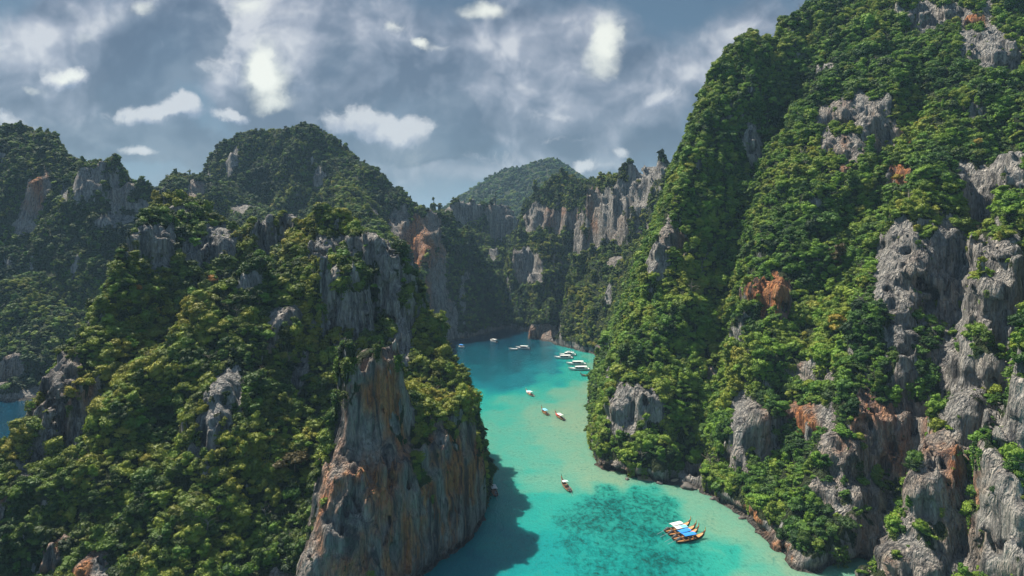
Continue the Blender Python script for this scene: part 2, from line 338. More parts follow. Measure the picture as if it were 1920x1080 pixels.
def at(px,py):
    "the point of the land met by the line of sight through each pixel of the photograph"
    px=np.atleast_1d(np.asarray(px,float)); py=np.atleast_1d(np.asarray(py,float)); D=np.full(px.shape,np.nan); Y=100.
    while Y<1690:
        z=CAMZ-(py-HY)/F*Y; hit=np.isnan(D)&(z<=np.maximum(0,ground((px-CX)/F*Y,np.full(px.shape,Y)))); D[hit]=Y; Y+=.5 if Y<420 else 1. if Y<760 else 4.
    return np.stack([(px-CX)/F*D,D,CAMZ-(py-HY)/F*D],-1)
def seen(p,tol=2.5):
    "which points the land does not hide from the photographer"
    ok=np.ones(len(p),bool)
    for t in np.linspace(.3,.985,110):
        q=p*t; ok&=(CAMZ+(p[:,2]-CAMZ)*t)>ground(q[:,0],q[:,1])-tol*0
    return ok
# ---- bare rock: centre and half-size as seen in the photograph, rust-coloured share
ROCK=[(715,740,48,80,.65),(690,690,30,30,.3),(655,850,40,110,.5),(640,960,60,120,.6),(720,900,60,110,.7),(720,1020,120,80,.6),(850,910,75,100,.85),(810,980,110,70,.35),(600,1060,45,50,.6),(880,960,45,50,.3),
 (108,725,40,62,.3),(80,815,26,60,.1),(140,800,22,75,.5),(95,1050,18,45,.6),(165,1065,30,18,.9),(8,960,8,30,.7),(400,790,30,78,0.),(410,738,26,36,0.),(470,527,14,16,0.),(495,505,7,8,0.),(690,460,50,30,.05),(655,450,24,24,0.),(735,515,26,55,.05),(620,560,14,80,.05),(665,590,40,50,0.),(770,585,10,55,.05),(750,640,22,46,0.),
 (515,628,7,22,1.),(540,590,22,16,.2),(645,650,16,45,.3),(215,412,20,10,0.),(330,398,28,14,.1),(272,388,32,8,.15),(285,455,38,50,0.),(395,465,34,42,0.),(500,430,16,36,0.),(540,420,14,30,.1),(142,502,5,15,0.),(590,460,12,18,0.),(830,655,20,20,.1),
 (75,360,17,40,.7),(45,430,14,20,.3),(165,345,40,34,.12),(225,368,16,30,.25),(436,300,8,32,.2),(366,356,15,18,.5),(775,480,45,62,.8),(812,560,24,70,.65),(705,455,25,35,.3),(835,610,20,34,.15),(700,400,12,16,.2),(450,395,14,14,.2),(600,330,14,18,.1),(18,700,22,42,.4),
 (935,405,32,30,.25),(870,396,34,16,.1),(942,432,16,30,.1),(1035,410,48,18,.5),(1090,432,18,40,.25),(975,497,16,26,.3),(1008,520,10,50,.2),(1112,410,12,52,.6),(1150,425,50,26,.3),(1180,375,40,34,.1),(1215,322,34,18,.05),(925,480,7,20,.1),(1005,622,32,12,.5),(862,634,26,7,.2),(1130,650,30,8,.4),(1160,490,16,14,.3),
 (1262,448,28,26,.35),(1235,480,22,34,.1),(1155,765,46,30,.1),(1440,548,42,44,.85),(1425,800,32,60,.3),(1510,790,20,34,.8),(1420,966,18,10,1.),(1467,1030,18,14,1.),(1160,880,44,10,.4),(1600,215,40,36,.3),(1640,255,24,56,.3),(1690,255,9,40,.6),(1682,330,13,30,.9),(1580,275,26,26,.4),(1585,322,8,16,.9),(1410,268,14,36,.1),(1545,132,10,16,0.),
 (1745,32,54,26,.15),(1825,40,16,16,1.),(1862,90,34,60,.1),(1735,510,50,64,.15),(1700,520,30,60,.2),(1800,560,70,50,.15),(1860,390,34,100,.1),(1905,340,22,50,.1),(1870,620,46,50,.2),(1900,560,22,40,.15),(1700,640,20,36,.2),(1640,800,46,66,.5),(1720,790,50,50,.45),(1760,860,46,70,.55),(1830,790,46,58,.1),(1905,830,30,230,.08),(1890,960,24,120,.08),(1640,1010,60,50,.3),(1730,930,40,46,.4),(1800,1000,46,56,.45),(1700,1060,70,26,.3),(1540,920,22,20,.3),(1330,700,8,16,.3),(1515,700,24,12,.6),(1700,720,30,30,.3),(1590,1050,30,25,.3),(1790,470,50,60,.1),(1850,560,44,60,.1),(1700,450,26,40,.1),(1880,480,40,60,.1),(1690,590,22,30,.2),(1590,860,34,44,.45),(1690,860,36,40,.5),(1850,700,40,40,.15),(1780,690,34,30,.2),(1620,930,36,30,.3),(1660,560,12,26,.2),(1380,860,12,30,.3),(1200,750,24,24,.1),(560,700,14,40,.1),(610,470,20,30,0.),(735,575,14,40,.05)]
_R=np.array(ROCK,float); RC=at(_R[:,0],_R[:,1]); _k=~np.isnan(RC[:,1]); _R=_R[_k]; RC=RC[_k]; RS=_R[:,2:4]*RC[:,1:2]/F*np.where((RC[:,1:2]>330)|(RC[:,0:1]>20),1.22,1.08); RWARM=_R[:,4]
def rockiness(v,nz):
    "0..1 bare rock, 0..1 rust"
    x,y,z=v.T; dsc=np.clip(y/250,.7,3)
    n1=fbm(x/8/dsc,y/8/dsc,z/20/dsc,4,41); n2=fbm(x/2.6/dsc,y/2.6/dsc,z/11/dsc,2,44)
    rock=np.zeros(len(v)); warm=np.zeros(len(v))
    for c,s,w in zip(RC,RS,RWARM):
        R=max(s[0],s[1])*1.6+7
        k=np.nonzero((abs(x-c[0])<R*1.3)&(abs(y-c[1])<R*2)&(abs(z-c[2])<R*1.3))[0]
        if not len(k): continue
        d=np.sqrt(((x[k]-c[0])/s[0])**2+((y[k]-c[1])/(1.5*s[0]+5))**2+((z[k]-c[2])/s[1])**2)
        m=1-sstep(.8,1.15,d+.75*n1[k]+.45*n2[k])
        warm[k]=np.where(m>rock[k],w,warm[k]); rock[k]=np.maximum(rock[k],m)
    auto=sstep(.1,.35,n1*.8+n2*.4+(.26-nz)*1.1-.28)*(nz<.5)
    rock=np.maximum(rock,auto*.9)
    shore=sstep(4.4,2.2,z+1.6*n2+1.2*n1)
    warm=np.where(shore>rock,.35,warm)
    return np.maximum(rock,shore),np.clip(warm*(1.+1.3*n1),0,1)
# ---- surface of an implicit solid on a grid (surface nets)
def nets(f,org,d):
    s=f>0
    nx,ny,nz=f.shape
    cnt=np.zeros((nx-1,ny-1,nz-1),np.int8); 
    for a in (0,1):
        for b in (0,1):
            for c in (0,1): cnt+=s[a:nx-1+a,b:ny-1+b,c:nz-1+c]
    ci=np.argwhere((cnt>0)&(cnt<8)); idx=np.full(cnt.shape,-1,np.int32); idx[tuple(ci.T)]=np.arange(len(ci))
    acc=np.zeros((len(ci),3)); num=np.zeros(len(ci))
    cor=[(a,b,c) for a in (0,1) for b in (0,1) for c in (0,1)]
    val={q:f[ci[:,0]+q[0],ci[:,1]+q[1],ci[:,2]+q[2]] for q in cor}
    for p in cor:
        for ax in range(3):
            if p[ax]: continue
            q=list(p); q[ax]=1; q=tuple(q); a,b=val[p],val[q]; k=(a>0)!=(b>0)
            t=np.where(k,a/np.where(k,a-b,1),0)
            e=np.array(p,float)[None].repeat(len(ci),0); e[:,ax]+=t
            acc+=e*k[:,None]; num+=k
    v=(ci+acc/num[:,None])*d+np.array(org)
    quads=[]
    for ax in range(3):
        sl=[slice(1,-1)]*3; sl[ax]=slice(0,-1); s2=list(sl); s2[ax]=slice(1,None)
        a=s[tuple(sl)]; b=s[tuple(s2)]; ch=np.argwhere(a!=b); 
        if not len(ch): continue
        off=np.ones(3,int); off[ax]=0; ch=ch+off
        u,w=(ax+1)%3,(ax+2)%3; eu=np.zeros(3,int); eu[u]=1; ew=np.zeros(3,int); ew[w]=1
        i0=idx[tuple((ch-eu-ew).T)]; i1=idx[tuple((ch-ew).T)]; i2=idx[tuple(ch.T)]; i3=idx[tuple((ch-eu).T)]
        q=np.stack([i0,i1,i2,i3],1); inside=s[tuple(ch.T)]
        q[~inside]=q[~inside][:,::-1]; quads.append(q)
    q=np.concatenate(quads); q=q[(q>=0).all(1)]
    lab=np.arange(len(v))                                               # drop crumbs that touch nothing
    while True:
        m=lab[q].min(1); new=lab.copy()
        for k in range(4): np.minimum.at(new,q[:,k],m)
        new=new[new]; new=new[new]
        if (new==lab).all(): break
        lab=new
    cnt=np.bincount(lab,minlength=len(v)); q=q[cnt[lab[q[:,0]]]>1500]
    use=np.zeros(len(v),bool); use[q]=True; re=np.cumsum(use)-1
    return v[use],re[q]
def vnormals(v,q):
    n=np.cross(v[q[:,2]]-v[q[:,0]],v[q[:,3]]-v[q[:,1]]); N=np.zeros_like(v)
    for k in range(4): np.add.at(N,q[:,k],n)
    return N/np.maximum(np.linalg.norm(N,axis=1),1e-9)[:,None]
def land(name,x0,x1,y0,y1,z1,d,hf=height,rough=1.):
    xs=np.arange(x0,x1+d,d); ys=np.arange(y0,y1+d,d); zs=np.arange(-4*max(1,d/2),z1,d)
    X,Y=np.meshgrid(xs,ys,indexing='ij'); H=hf(X,Y); gx,gy=np.gradient(H,d); S=np.sqrt(1+gx*gx+gy*gy)
    f=((H[:,:,None]-zs[None,None])/S[:,:,None]).astype(np.float32)
    k=np.nonzero(np.abs(f)<7*rough); x,y,z=xs[k[0]],ys[k[1]],zs[k[2]]; st=np.clip((S[k[0],k[1]]-1.3)/1.5,0,1)
    D=np.clip(d/1.2,1,4)
    bt=((x>-62)&(x<-3)&(y<207)|(y>390)).astype(np.float32)                      # the sheer buttress by the water
    n=(1.6-.9*bt)*fbm(x/11/D,y/11/D,z/16/D,3,51)                                # bulges and hollows
    fl=1-2*np.abs(perlin(x/4.2/D,y/4.2/D,z/34/D,57)); fl2=1-2*np.abs(perlin(x/1.9/D,y/1.9/D,z/13/D,58))
    fl3=1-2*np.abs(perlin(x/2.6/D,y/2.6/D,z/45/D,56))
    n=n+st*(1.1*fl+.45*fl2+(.25+.55*bt)*fl3)                                             # fluted cliff faces
    zq=z+1.5*perlin(x/14,y/14,0*z,59)
    n=n+st*.5*(2*np.abs(((zq/6.5)%1)-.5)-.5)                            # bedding ledges
    n=n-st*2.4*np.exp(-((z-.9)/1.1)**2)*(y<560)                         # the notch the sea has cut
    for c,s in zip(RC,RS):                                              # bare faces: stood up steep, jointed and fluted
        if not (x0-20<c[0]<x1+20 and y0-20<c[1]<y1+20): continue
        R=max(s[0]*1.4,s[1]*1.3)+7
        j=np.nonzero((abs(x-c[0])<R)&(abs(y-c[1])<R)&(abs(z-c[2])<R))[0]
        if not len(j): continue
        g=(1-bt[j]); e=np.sqrt(((x[j]-c[0])/(s[0]*1.15))**2+((y[j]-c[1])/(1.5*s[0]+5))**2+((z[j]-c[2])/(s[1]*1.15))**2)+.35*n[j]/1.6; m=1-sstep(.65,1.05,e)
        jt=np.abs(perlin(x[j]/5/D,y[j]/5/D,z[j]/40/D,61))
        wx=(x[j]+.35*y[j]+1.2*fl[j])/(3.1*D); wy=(y[j]-.3*x[j]+.9*fl2[j])/(3.4*D); wz=(z[j]+1.2*fl[j])/(5.2*D)          # blocks between joints
        q=PERM[PERM[PERM[np.floor(wx).astype(int)&255]+(np.floor(wy).astype(int)&255)]+(np.floor(wz).astype(int)&255)]/255.-.5
        wx,wy,wz=wx*2.3+.4,wy*2.3,wz*2.1; q2=PERM[PERM[PERM[np.floor(wx).astype(int)&255]+(np.floor(wy).astype(int)&255)]+(np.floor(wz).astype(int)&255)]/255.-.5
        n[j]+=m*(g*np.clip((z[j]-c[2])*.45,-5,.4)*D**.5-1.7*np.exp(-(jt/.05)**2)+g*(2.4*q+1.0*q2)/D**.5+.6*fl[j]+.4*fl2[j])
    f[k]+=(n*rough).astype(np.float32)
    v,q=nets(f,(xs[0],ys[0],zs[0]),d); N=vnormals(v,q)
    rock,warm=rockiness(v,N[:,2])
    o=mesh_obj(name,v,q,M_ROCK); fattr(o,'rock',rock); fattr(o,'warm',warm); tag(o,kind='structure')
    return v,q,N,rock

# ================= materials of the land =================
def rock_material():
    t=NT('limestone'); g=t.n('ShaderNodeNewGeometry'); pos=g.outputs['Position']
    rock=t.attr('rock'); warm=t.attr('warm')
    streak=t.noise(t.scaled(pos,(.6,.6,.03)),1.,7,.68,.5); fine=t.noise(t.scaled(pos,(1.6,1.6,.45)),1.,7,.65); big=t.noise(pos,.08,3)
    wob=t.n('ShaderNodeVectorMath',{0:t.scaled(pos,(.42,.42,.09)),1:t.n('ShaderNodeVectorMath',{0:t.n('ShaderNodeTexNoise',{'Vector':pos,'Scale':.7,'Detail':3.}).outputs['Color'],3:.35},operation='SCALE').outputs[0]},operation='ADD').outputs[0]
    crack=t.n('ShaderNodeTexVoronoi',{'Vector':wob,'Scale':1.},feature='DISTANCE_TO_EDGE').outputs['Distance']
    col=t.ramp(streak,[(.32,(.08,.083,.09)),(.44,(.26,.255,.25)),(.56,(.42,.40,.37)),(.72,(.54,.50,.44))])
    rid=t.n('ShaderNodeTexNoise',{'Vector':t.scaled(pos,(.9,.9,.22)),'Scale':1.,'Detail':8.,'Roughness':.6,'Gain':1.8,'Offset':.9},noise_type='RIDGED_MULTIFRACTAL',normalize=True).outputs[0]
    tan=t.ramp(t.noise(t.scaled(pos,(.8,.8,.05)),1.,6,.65,.8),[(.33,(.06,.05,.05)),(.43,(.22,.15,.115)),(.55,(.40,.28,.19)),(.68,(.52,.40,.29))])
    orange=t.ramp(t.noise(t.scaled(pos,(.9,.9,.04)),1.,5,.6,.5),[(.34,(.11,.06,.045)),(.46,(.42,.155,.058)),(.6,(.55,.26,.11))])
    om=t.ramp(t.math('ADD',t.noise(t.scaled(pos,(.13,.13,.03)),1.,4,.6,.6),t.math('MULTIPLY',t.math('SUBTRACT',warm,.6),.5)),[(.40,0.),(.58,1.)])
    rust=t.mix(om,tan,orange)
    col=t.mix(t.math('MULTIPLY',warm,t.math('MULTIPLY',big,2.4,True),True),col,rust)
    dark=t.ramp(t.noise(t.scaled(pos,(.32,.32,.012)),1.,5,.65,.9),[(.36,.85),(.48,0.)])
    col=t.mix(dark,col,(.045,.046,.052))
    col=t.mix(t.ramp(fine,[(.35,.55),(.5,0.)]),col,(.05,.052,.055))
    col=t.mix(t.ramp(rid,[(.12,.5),(.38,0.)]),col,(.035,.035,.04))
    col=t.mix(t.ramp(crack,[(.0,.4),(.03,0.)]),col,(.045,.045,.05))
    moss=t.mix(t.noise(pos,.5,5,.7),(.012,.022,.010),(.055,.075,.022))
    edge=t.math('ADD',rock,t.math('MULTIPLY',t.math('SUBTRACT',fine,.5),1.2))
    m=t.ramp(edge,[(.35,0.),(.5,1.)])
    col=t.mix(m,moss,col)
    wet=t.ramp(t.math('ADD',t.n('ShaderNodeSeparateXYZ',{0:pos}).outputs[2],t.math('MULTIPLY',fine,1.6)),[(1.5/4,1.),(2.2/4,0.)])
    zz=t.n('ShaderNodeSeparateXYZ',{0:pos}).outputs[2]
    wet=t.ramp(t.math('MULTIPLY',t.math('ADD',zz,fine),.25),[(.3,1.),(.5,0.)])
    col=t.mix(t.math('MULTIPLY',wet,.75),col,(.03,.026,.022))
    hgt=t.math('ADD',t.math('ADD',t.math('MULTIPLY',fine,.6),t.math('MULTIPLY',rid,.7)),t.math('ADD',t.math('MULTIPLY',streak,1.2),t.math('MULTIPLY',t.math('MINIMUM',crack,.06),4.)))
    b=t.n('ShaderNodeBump',{'Height':hgt,'Strength':1.,'Distance':1.8})
    return t.out(t.n('ShaderNodeBsdfPrincipled',{'Base Color':col,'Roughness':.88,'Specular IOR Level':.2,'Normal':b.outputs[0]}).outputs[0])
M_ROCK=rock_material()
def leaf_material():
    t=NT('foliage'); pos=t.n('ShaderNodeNewGeometry').outputs['Position']
    tint=t.attr('tint','INSTANCER'); hue=t.attr('hue','INSTANCER')
    n=t.noise(pos,1.1,3,.6)
    v=t.math('ADD',tint,t.math('MULTIPLY',t.math('SUBTRACT',n,.5),.55))
    gr=t.ramp(v,[(.0,(.014,.036,.014)),(.35,(.042,.10,.018)),(.65,(.092,.19,.022)),(1.,(.17,.285,.032))])
    ol=t.ramp(v,[(.0,(.024,.036,.012)),(.35,(.064,.076,.017)),(.65,(.15,.152,.022)),(1.,(.27,.235,.038))])
    col=t.mix(hue,gr,ol)
    p=t.n('ShaderNodeBsdfPrincipled',{'Base Color':col,'Roughness':.62,'Specular IOR Level':.22})
    tr=t.n('ShaderNodeBsdfTranslucent',{'Color':t.mix(1.,col,(1.,1.,.5),'MULTIPLY')})
    return t.out(t.n('ShaderNodeMixShader',{0:.22,1:p.outputs[0],2:tr.outputs[0]}).outputs[0])
M_LEAF=leaf_material()
M_BARK=plain('bark',(.22,.19,.15),.9,.1)

# ================= trees =================
def leaf_quads(rng,c,nrm,size):
    "small tilted leaf blades around the points c"
    n=len(c); r=rng.normal(size=(n,3)); a=nrm+.75*r*.6; a/=np.linalg.norm(a,axis=1)[:,None]
    u=np.cross(a,rng.normal(size=(n,3))); u/=np.linalg.norm(u,axis=1)[:,None]; w=np.cross(a,u)
    s=size*(.6+.8*rng.rand(n,1)); e=.55+.3*rng.rand(n,1)
    return np.stack([c-u*s-w*s*.25*e,c-w*s*e+u*s*.15,c+u*s+w*s*.2*e,c+w*s*e-u*s*.1],1)
def ico(sub):
    bm=bmesh.new(); bmesh.ops.create_icosphere(bm,subdivisions=sub,radius=1); v=np.array([q.co[:] for q in bm.verts]); f=np.array([[w.index for w in q.verts] for q in bm.faces]); bm.free(); return v,f
ICO=ico(1)
def crown_mesh(name,seed,shape,lobes,per,leaf):
    """a crown about 1 across standing on z=0: puffs of leaf blades over dark lumps. shape 0 round, 1 flat umbrella, 2 tall, 3 hanging bush"""
    rng=np.random.RandomState(seed); V=[];Fq=[];cs=[]
    while len(cs)<lobes:
        p=rng.uniform(-1,1,3); 
        if p@p>1: continue
        x,y=p[0]*.38,p[1]*.38
        if shape==0: z=.42+.36*p[2]; r=.15+.09*rng.rand()
        elif shape==1: x*=1.25;y*=1.25; z=.46+.10*p[2]-.5*(x*x+y*y); r=.12+.08*rng.rand()
        elif shape==2: x*=.75;y*=.75; z=.6+.58*p[2]; r=(.13+.08*rng.rand())*(1.15-.35*z)
        else: z=.25+.30*p[2]; r=.14+.10*rng.rand()
        cs.append((np.array([x,y,z]),r))
    nv=0; tris=[]
    for c,r in cs:
        d=rng.normal(size=(per,3)); d[:,2]=np.where(d[:,2]<-.3,-d[:,2]*.6,d[:,2]); d/=np.linalg.norm(d,axis=1)[:,None]
        rr=r*(.78+.34*rng.rand(per,1)); sq=np.array([1.15,1.15,.8])
        q=leaf_quads(rng,c+d*rr*sq,d,leaf); V.append(q.reshape(-1,3)); Fq.append(nv+np.arange(per*4).reshape(-1,4)); nv+=per*4
        k=ICO[0]*(r*.8*(1+.25*rng.uniform(-1,1,(len(ICO[0]),1))))*sq+c
        V.append(k); tris.append(nv+ICO[1]); nv+=len(k)
    v=np.concatenate(V); fq=np.concatenate(Fq); tr=np.concatenate(tris)
    m=bpy.data.meshes.new(name); m.from_pydata(v.tolist(),[],fq.tolist()+tr.tolist()); m.materials.append(M_LEAF); m.update()
    return m
CROWN=[crown_mesh('crown',11,0,17,62,.045),crown_mesh('crown',12,0,13,70,.05),crown_mesh('crown',13,1,16,58,.045),crown_mesh('crown',14,2,17,56,.045),crown_mesh('crown',15,1,12,70,.05),crown_mesh('crown',16,0,22,50,.042),
       crown_mesh('bush',17,3,9,44,.065),crown_mesh('bush',18,3,7,52,.07),crown_mesh('bush',19,0,8,46,.065)]
NBIG=6
def vine_mesh(seed):
    "creepers hanging down a rock face"
    rng=np.random.RandomState(seed); C=[]
    for k in range(7):
        x0=rng.uniform(-.28,.28); l=rng.uniform(.5,1.5); n=int(60*l)
        t=rng.rand(n); C.append(np.stack([x0+.09*rng.normal(size=n)*(1-.5*t)+.05*np.sin(t*7+k),.07*rng.normal(size=n)+.10*(1-t),-t*l+.12],1))
    c=np.concatenate(C); q=leaf_quads(rng,c,np.array([0,.3,.7])+.5*rng.normal(size=c.shape),.055)
    m=bpy.data.meshes.new('vines'); m.from_pydata(q.reshape(-1,3).tolist(),[],np.arange(len(q)*4).reshape(-1,4).tolist()); m.materials.append(M_LEAF); return m
def snag_mesh(seed):
    "a dead tree: bare pale limbs"
    rng=np.random.RandomState(seed); V=[];Fq=[]
    def limb(a,b,r0,r1):
        ax=b-a; u=np.cross(ax,[.3,1,.2]); u/=np.linalg.norm(u); w=np.cross(ax,u); w/=np.linalg.norm(w); n0=len(V)
        for c,r in ((a,r0),((a+b)/2+u*.04*rng.normal(),(r0+r1)/2),(b,r1)):
            for q in range(5): V.append(c+r*(u*math.cos(q*1.2566)+w*math.sin(q*1.2566)))
        for k in (0,5):
            for q in range(5): Fq.append([n0+k+q,n0+k+(q+1)%5,n0+k+5+(q+1)%5,n0+k+5+q])
    top=np.array([.06,.0,.75]); limb(np.array([0,0,-.15]),top,.03,.016)
    for k in range(7):
        s=np.array([0,0,0.])+top*rng.uniform(.55,1.); e=s+np.array([rng.uniform(-.35,.35),rng.uniform(-.35,.35),rng.uniform(.08,.35)]); limb(s,e,.012,.006)
        for j in range(2): f=e+np.array([rng.uniform(-.18,.18),rng.uniform(-.18,.18),rng.uniform(0,.16)]); limb(e,f,.006,.003)
    m=bpy.data.meshes.new('snag'); m.from_pydata([tuple(v) for v in V],[],Fq); m.materials.append(M_BARK); return m
CROWN+=[vine_mesh(31),vine_mesh(32),snag_mesh(33)]
protos=bpy.data.collections.new('foliage_sources')
for i,m in enumerate(CROWN):
    o=bpy.data.objects.new('%02d_source'%i,m); protos.objects.link(o)
def forest_nodes():
    g=bpy.data.node_groups.new('forest','GeometryNodeTree')
    g.interface.new_socket('Geometry',in_out='INPUT',socket_type='NodeSocketGeometry'); g.interface.new_socket('Geometry',in_out='OUTPUT',socket_type='NodeSocketGeometry')
    i=g.nodes.new('NodeGroupInput'); o=g.nodes.new('NodeGroupOutput'); ip=g.nodes.new('GeometryNodeInstanceOnPoints'); ci=g.nodes.new('GeometryNodeCollectionInfo')
    ci.inputs['Collection'].default_value=protos; ci.inputs['Separate Children'].default_value=True; ci.inputs['Reset Children'].default_value=True
    def na(n,t):
        a=g.nodes.new('GeometryNodeInputNamedAttribute'); a.data_type=t; a.inputs['Name'].default_value=n; return next(x for x in a.outputs if x.enabled and x.name=='Attribute')
    L=g.links.new
    L(i.outputs[0],ip.inputs['Points']); L(ci.outputs[0],ip.inputs['Instance']); ip.inputs['Pick Instance'].default_value=True
    L(na('kind_index','INT'),ip.inputs['Instance Index']); L(na('turn','FLOAT_VECTOR'),ip.inputs['Rotation']); L(na('size','FLOAT_VECTOR'),ip.inputs['Scale']); L(ip.outputs[0],o.inputs[0])
    return g
FOREST=forest_nodes()
def make_forest(name,T,label,cat='forest'):
    m=bpy.data.meshes.new(name); n=len(T['p']); m.vertices.add(n); m.vertices.foreach_set('co',T['p'].astype(np.float32).ravel())
    for k,ty,key in (('kind_index','INT','value'),('turn','FLOAT_VECTOR','vector'),('size','FLOAT_VECTOR','vector'),('tint','FLOAT','value'),('hue','FLOAT','value')):
        a=m.attributes.new(k,ty,'POINT'); a.data.foreach_set(key,T[k].astype(np.int32 if ty=='INT' else np.float32).ravel())
    o=bpy.data.objects.new(name,m); COL.objects.link(o); md=o.modifiers.new('forest','NODES'); md.node_group=FOREST
    return tag(o,label,cat,kind='stuff')
def scatter(L,rng,per_m2,lo,hi,bush=.5,hue=.3,tint=.45,zmin=1.5,cull=True):
    "trees over a piece of land, none on its bare rock"
    v,q,N,rock=L
    t=np.concatenate([q[:,[0,1,2]],q[:,[0,2,3]]]); a=v[t[:,0]];b=v[t[:,1]];c=v[t[:,2]]
    ar=np.linalg.norm(np.cross(b-a,c-a),axis=1)/2; n=rng.poisson(ar.sum()*per_m2)
    k=rng.choice(len(t),n,p=ar/ar.sum()); r1=np.sqrt(rng.rand(n,1)); r2=rng.rand(n,1); w=np.concatenate([1-r1,r1*(1-r2),r1*r2],1)
    p=(v[t[k]]*w[:,:,None]).sum(1); nn=(N[t[k]]*w[:,:,None]).sum(1); nn/=np.linalg.norm(nn,axis=1)[:,None]; rk=(rock[t[k]]*w).sum(1)
    steep=1-np.clip(nn[:,2],0,1)
    isb=rng.rand(n)<np.clip(bush*(.5+steep*.9),0,.95)
    keep=(rng.rand(n)>rk*np.where(isb,.955,1.25))&(p[:,2]>np.where(p[:,1]<560,2.4,zmin)+rng.rand(n)*2)&(nn[:,2]>-.35)
    keep&=~((p[:,0]>-62)&(p[:,0]<-3)&(p[:,1]<207)&(rk>.2)&(rng.rand(n)<.93))
    keep&=~((p[:,0]>-42)&(p[:,0]<-25)&(p[:,1]<178)&(p[:,2]>30)&~isb)
    if cull: keep&=((nn*(np.array([0,0,80.])-p)).sum(1)>-.55*np.linalg.norm(p-np.array([0,0,80.]),axis=1))
    p,nn,rk,isb,steep=p[keep],nn[keep],rk[keep],isb[keep],steep[keep]; n=len(p)
    s=lo+(hi-lo)*rng.beta(1.6,3.2,n); s=np.where(isb,s*.55,s)*np.where(rk>.4,.6,1)
    x,y,z=p.T; big=fbm(x/34,y/34,z/34,3,71); md=fbm(x/9,y/9,z/9,2,72)
    kind=np.where(isb,NBIG+rng.randint(0,3,n),rng.randint(0,NBIG,n)); vin=isb&(nn[:,2]<.45)&(y<420)&(rng.rand(n)<.38); kind[vin]=NBIG+3+rng.randint(0,2,vin.sum()); kind[~isb&(rng.rand(n)<.022)]=NBIG+5
    s=np.where(vin,s*2.1,np.where(~isb&(rng.rand(n)<.05),s*1.35,s))
    T=dict(p=p+nn*np.where(vin,.2,-s*.12)[:,None]-np.array([0,0,.10])*s[:,None],kind_index=kind,
      turn=np.where(vin[:,None],np.stack([0*x,0*x,np.arctan2(nn[:,1],nn[:,0])-1.5708],1),np.stack([-nn[:,1]*.55*rng.uniform(.4,1.1,n),nn[:,0]*.55*rng.uniform(.4,1.1,n),rng.uniform(0,6.28,n)],1)),
      size=s[:,None]*np.stack([rng.uniform(.85,1.2,n),rng.uniform(.85,1.2,n),rng.uniform(.75,1.15,n)],1),
      tint=np.clip(tint+.21*rng.normal(size=n)+.42*big+.14*md,0,1),hue=np.clip(hue+.3*big+.25*md+.18*rng.normal(size=n),0,1))
    T['n']=nn
    return T
def join(*Ts): return {k:np.concatenate([t[k] for t in Ts]) for k in Ts[0]}
def take(T,m): return {k:a[m] for k,a in T.items()}

# ================= the land =================
RNG=np.random.RandomState(5)
L_WEST=land('headland',-192,4,122,302,112,.8)
L_EAST=land('mountainside',18,262,92,402,222,1.05)
L_HILL=land('hill',-430,14,296,764,190,2.6,rough=1.5)
L_NORTH=land('cliff',-14,300,398,764,152,2.1,rough=1.3)
L_FAR=land('far_hill',-520,620,760,1700,240,8,height_far,rough=2.)
# ================= the sea =================
# water depth (0 sand just awash, 1 deep) and reef share at places seen in the photograph
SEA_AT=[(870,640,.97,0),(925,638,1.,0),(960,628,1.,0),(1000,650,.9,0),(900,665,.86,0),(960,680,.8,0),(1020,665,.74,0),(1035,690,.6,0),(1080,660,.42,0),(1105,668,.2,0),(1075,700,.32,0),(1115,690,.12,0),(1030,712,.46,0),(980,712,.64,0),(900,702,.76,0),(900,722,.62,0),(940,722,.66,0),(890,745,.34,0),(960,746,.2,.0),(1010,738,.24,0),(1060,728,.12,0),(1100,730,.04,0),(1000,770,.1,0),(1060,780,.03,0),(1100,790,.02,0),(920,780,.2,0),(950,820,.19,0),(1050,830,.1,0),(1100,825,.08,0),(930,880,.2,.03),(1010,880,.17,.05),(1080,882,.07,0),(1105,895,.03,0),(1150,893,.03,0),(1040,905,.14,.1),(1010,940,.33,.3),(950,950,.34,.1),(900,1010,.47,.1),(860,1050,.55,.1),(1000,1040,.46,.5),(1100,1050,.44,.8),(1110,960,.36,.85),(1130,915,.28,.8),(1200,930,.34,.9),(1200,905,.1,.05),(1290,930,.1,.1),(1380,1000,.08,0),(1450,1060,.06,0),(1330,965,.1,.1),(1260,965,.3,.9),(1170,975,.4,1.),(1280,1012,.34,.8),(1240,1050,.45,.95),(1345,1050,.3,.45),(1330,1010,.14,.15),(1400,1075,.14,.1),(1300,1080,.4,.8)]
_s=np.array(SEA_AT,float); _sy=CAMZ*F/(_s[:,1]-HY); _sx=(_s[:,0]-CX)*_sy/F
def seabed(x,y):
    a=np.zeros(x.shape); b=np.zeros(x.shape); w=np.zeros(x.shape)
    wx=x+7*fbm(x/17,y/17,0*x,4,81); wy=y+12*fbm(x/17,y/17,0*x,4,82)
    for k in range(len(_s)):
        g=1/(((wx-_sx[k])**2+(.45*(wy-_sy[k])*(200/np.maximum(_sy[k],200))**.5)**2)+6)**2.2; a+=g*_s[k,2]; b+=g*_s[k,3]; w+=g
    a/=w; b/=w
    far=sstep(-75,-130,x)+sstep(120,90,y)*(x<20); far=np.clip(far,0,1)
    return a+(1-a)*far,b*(1-far)
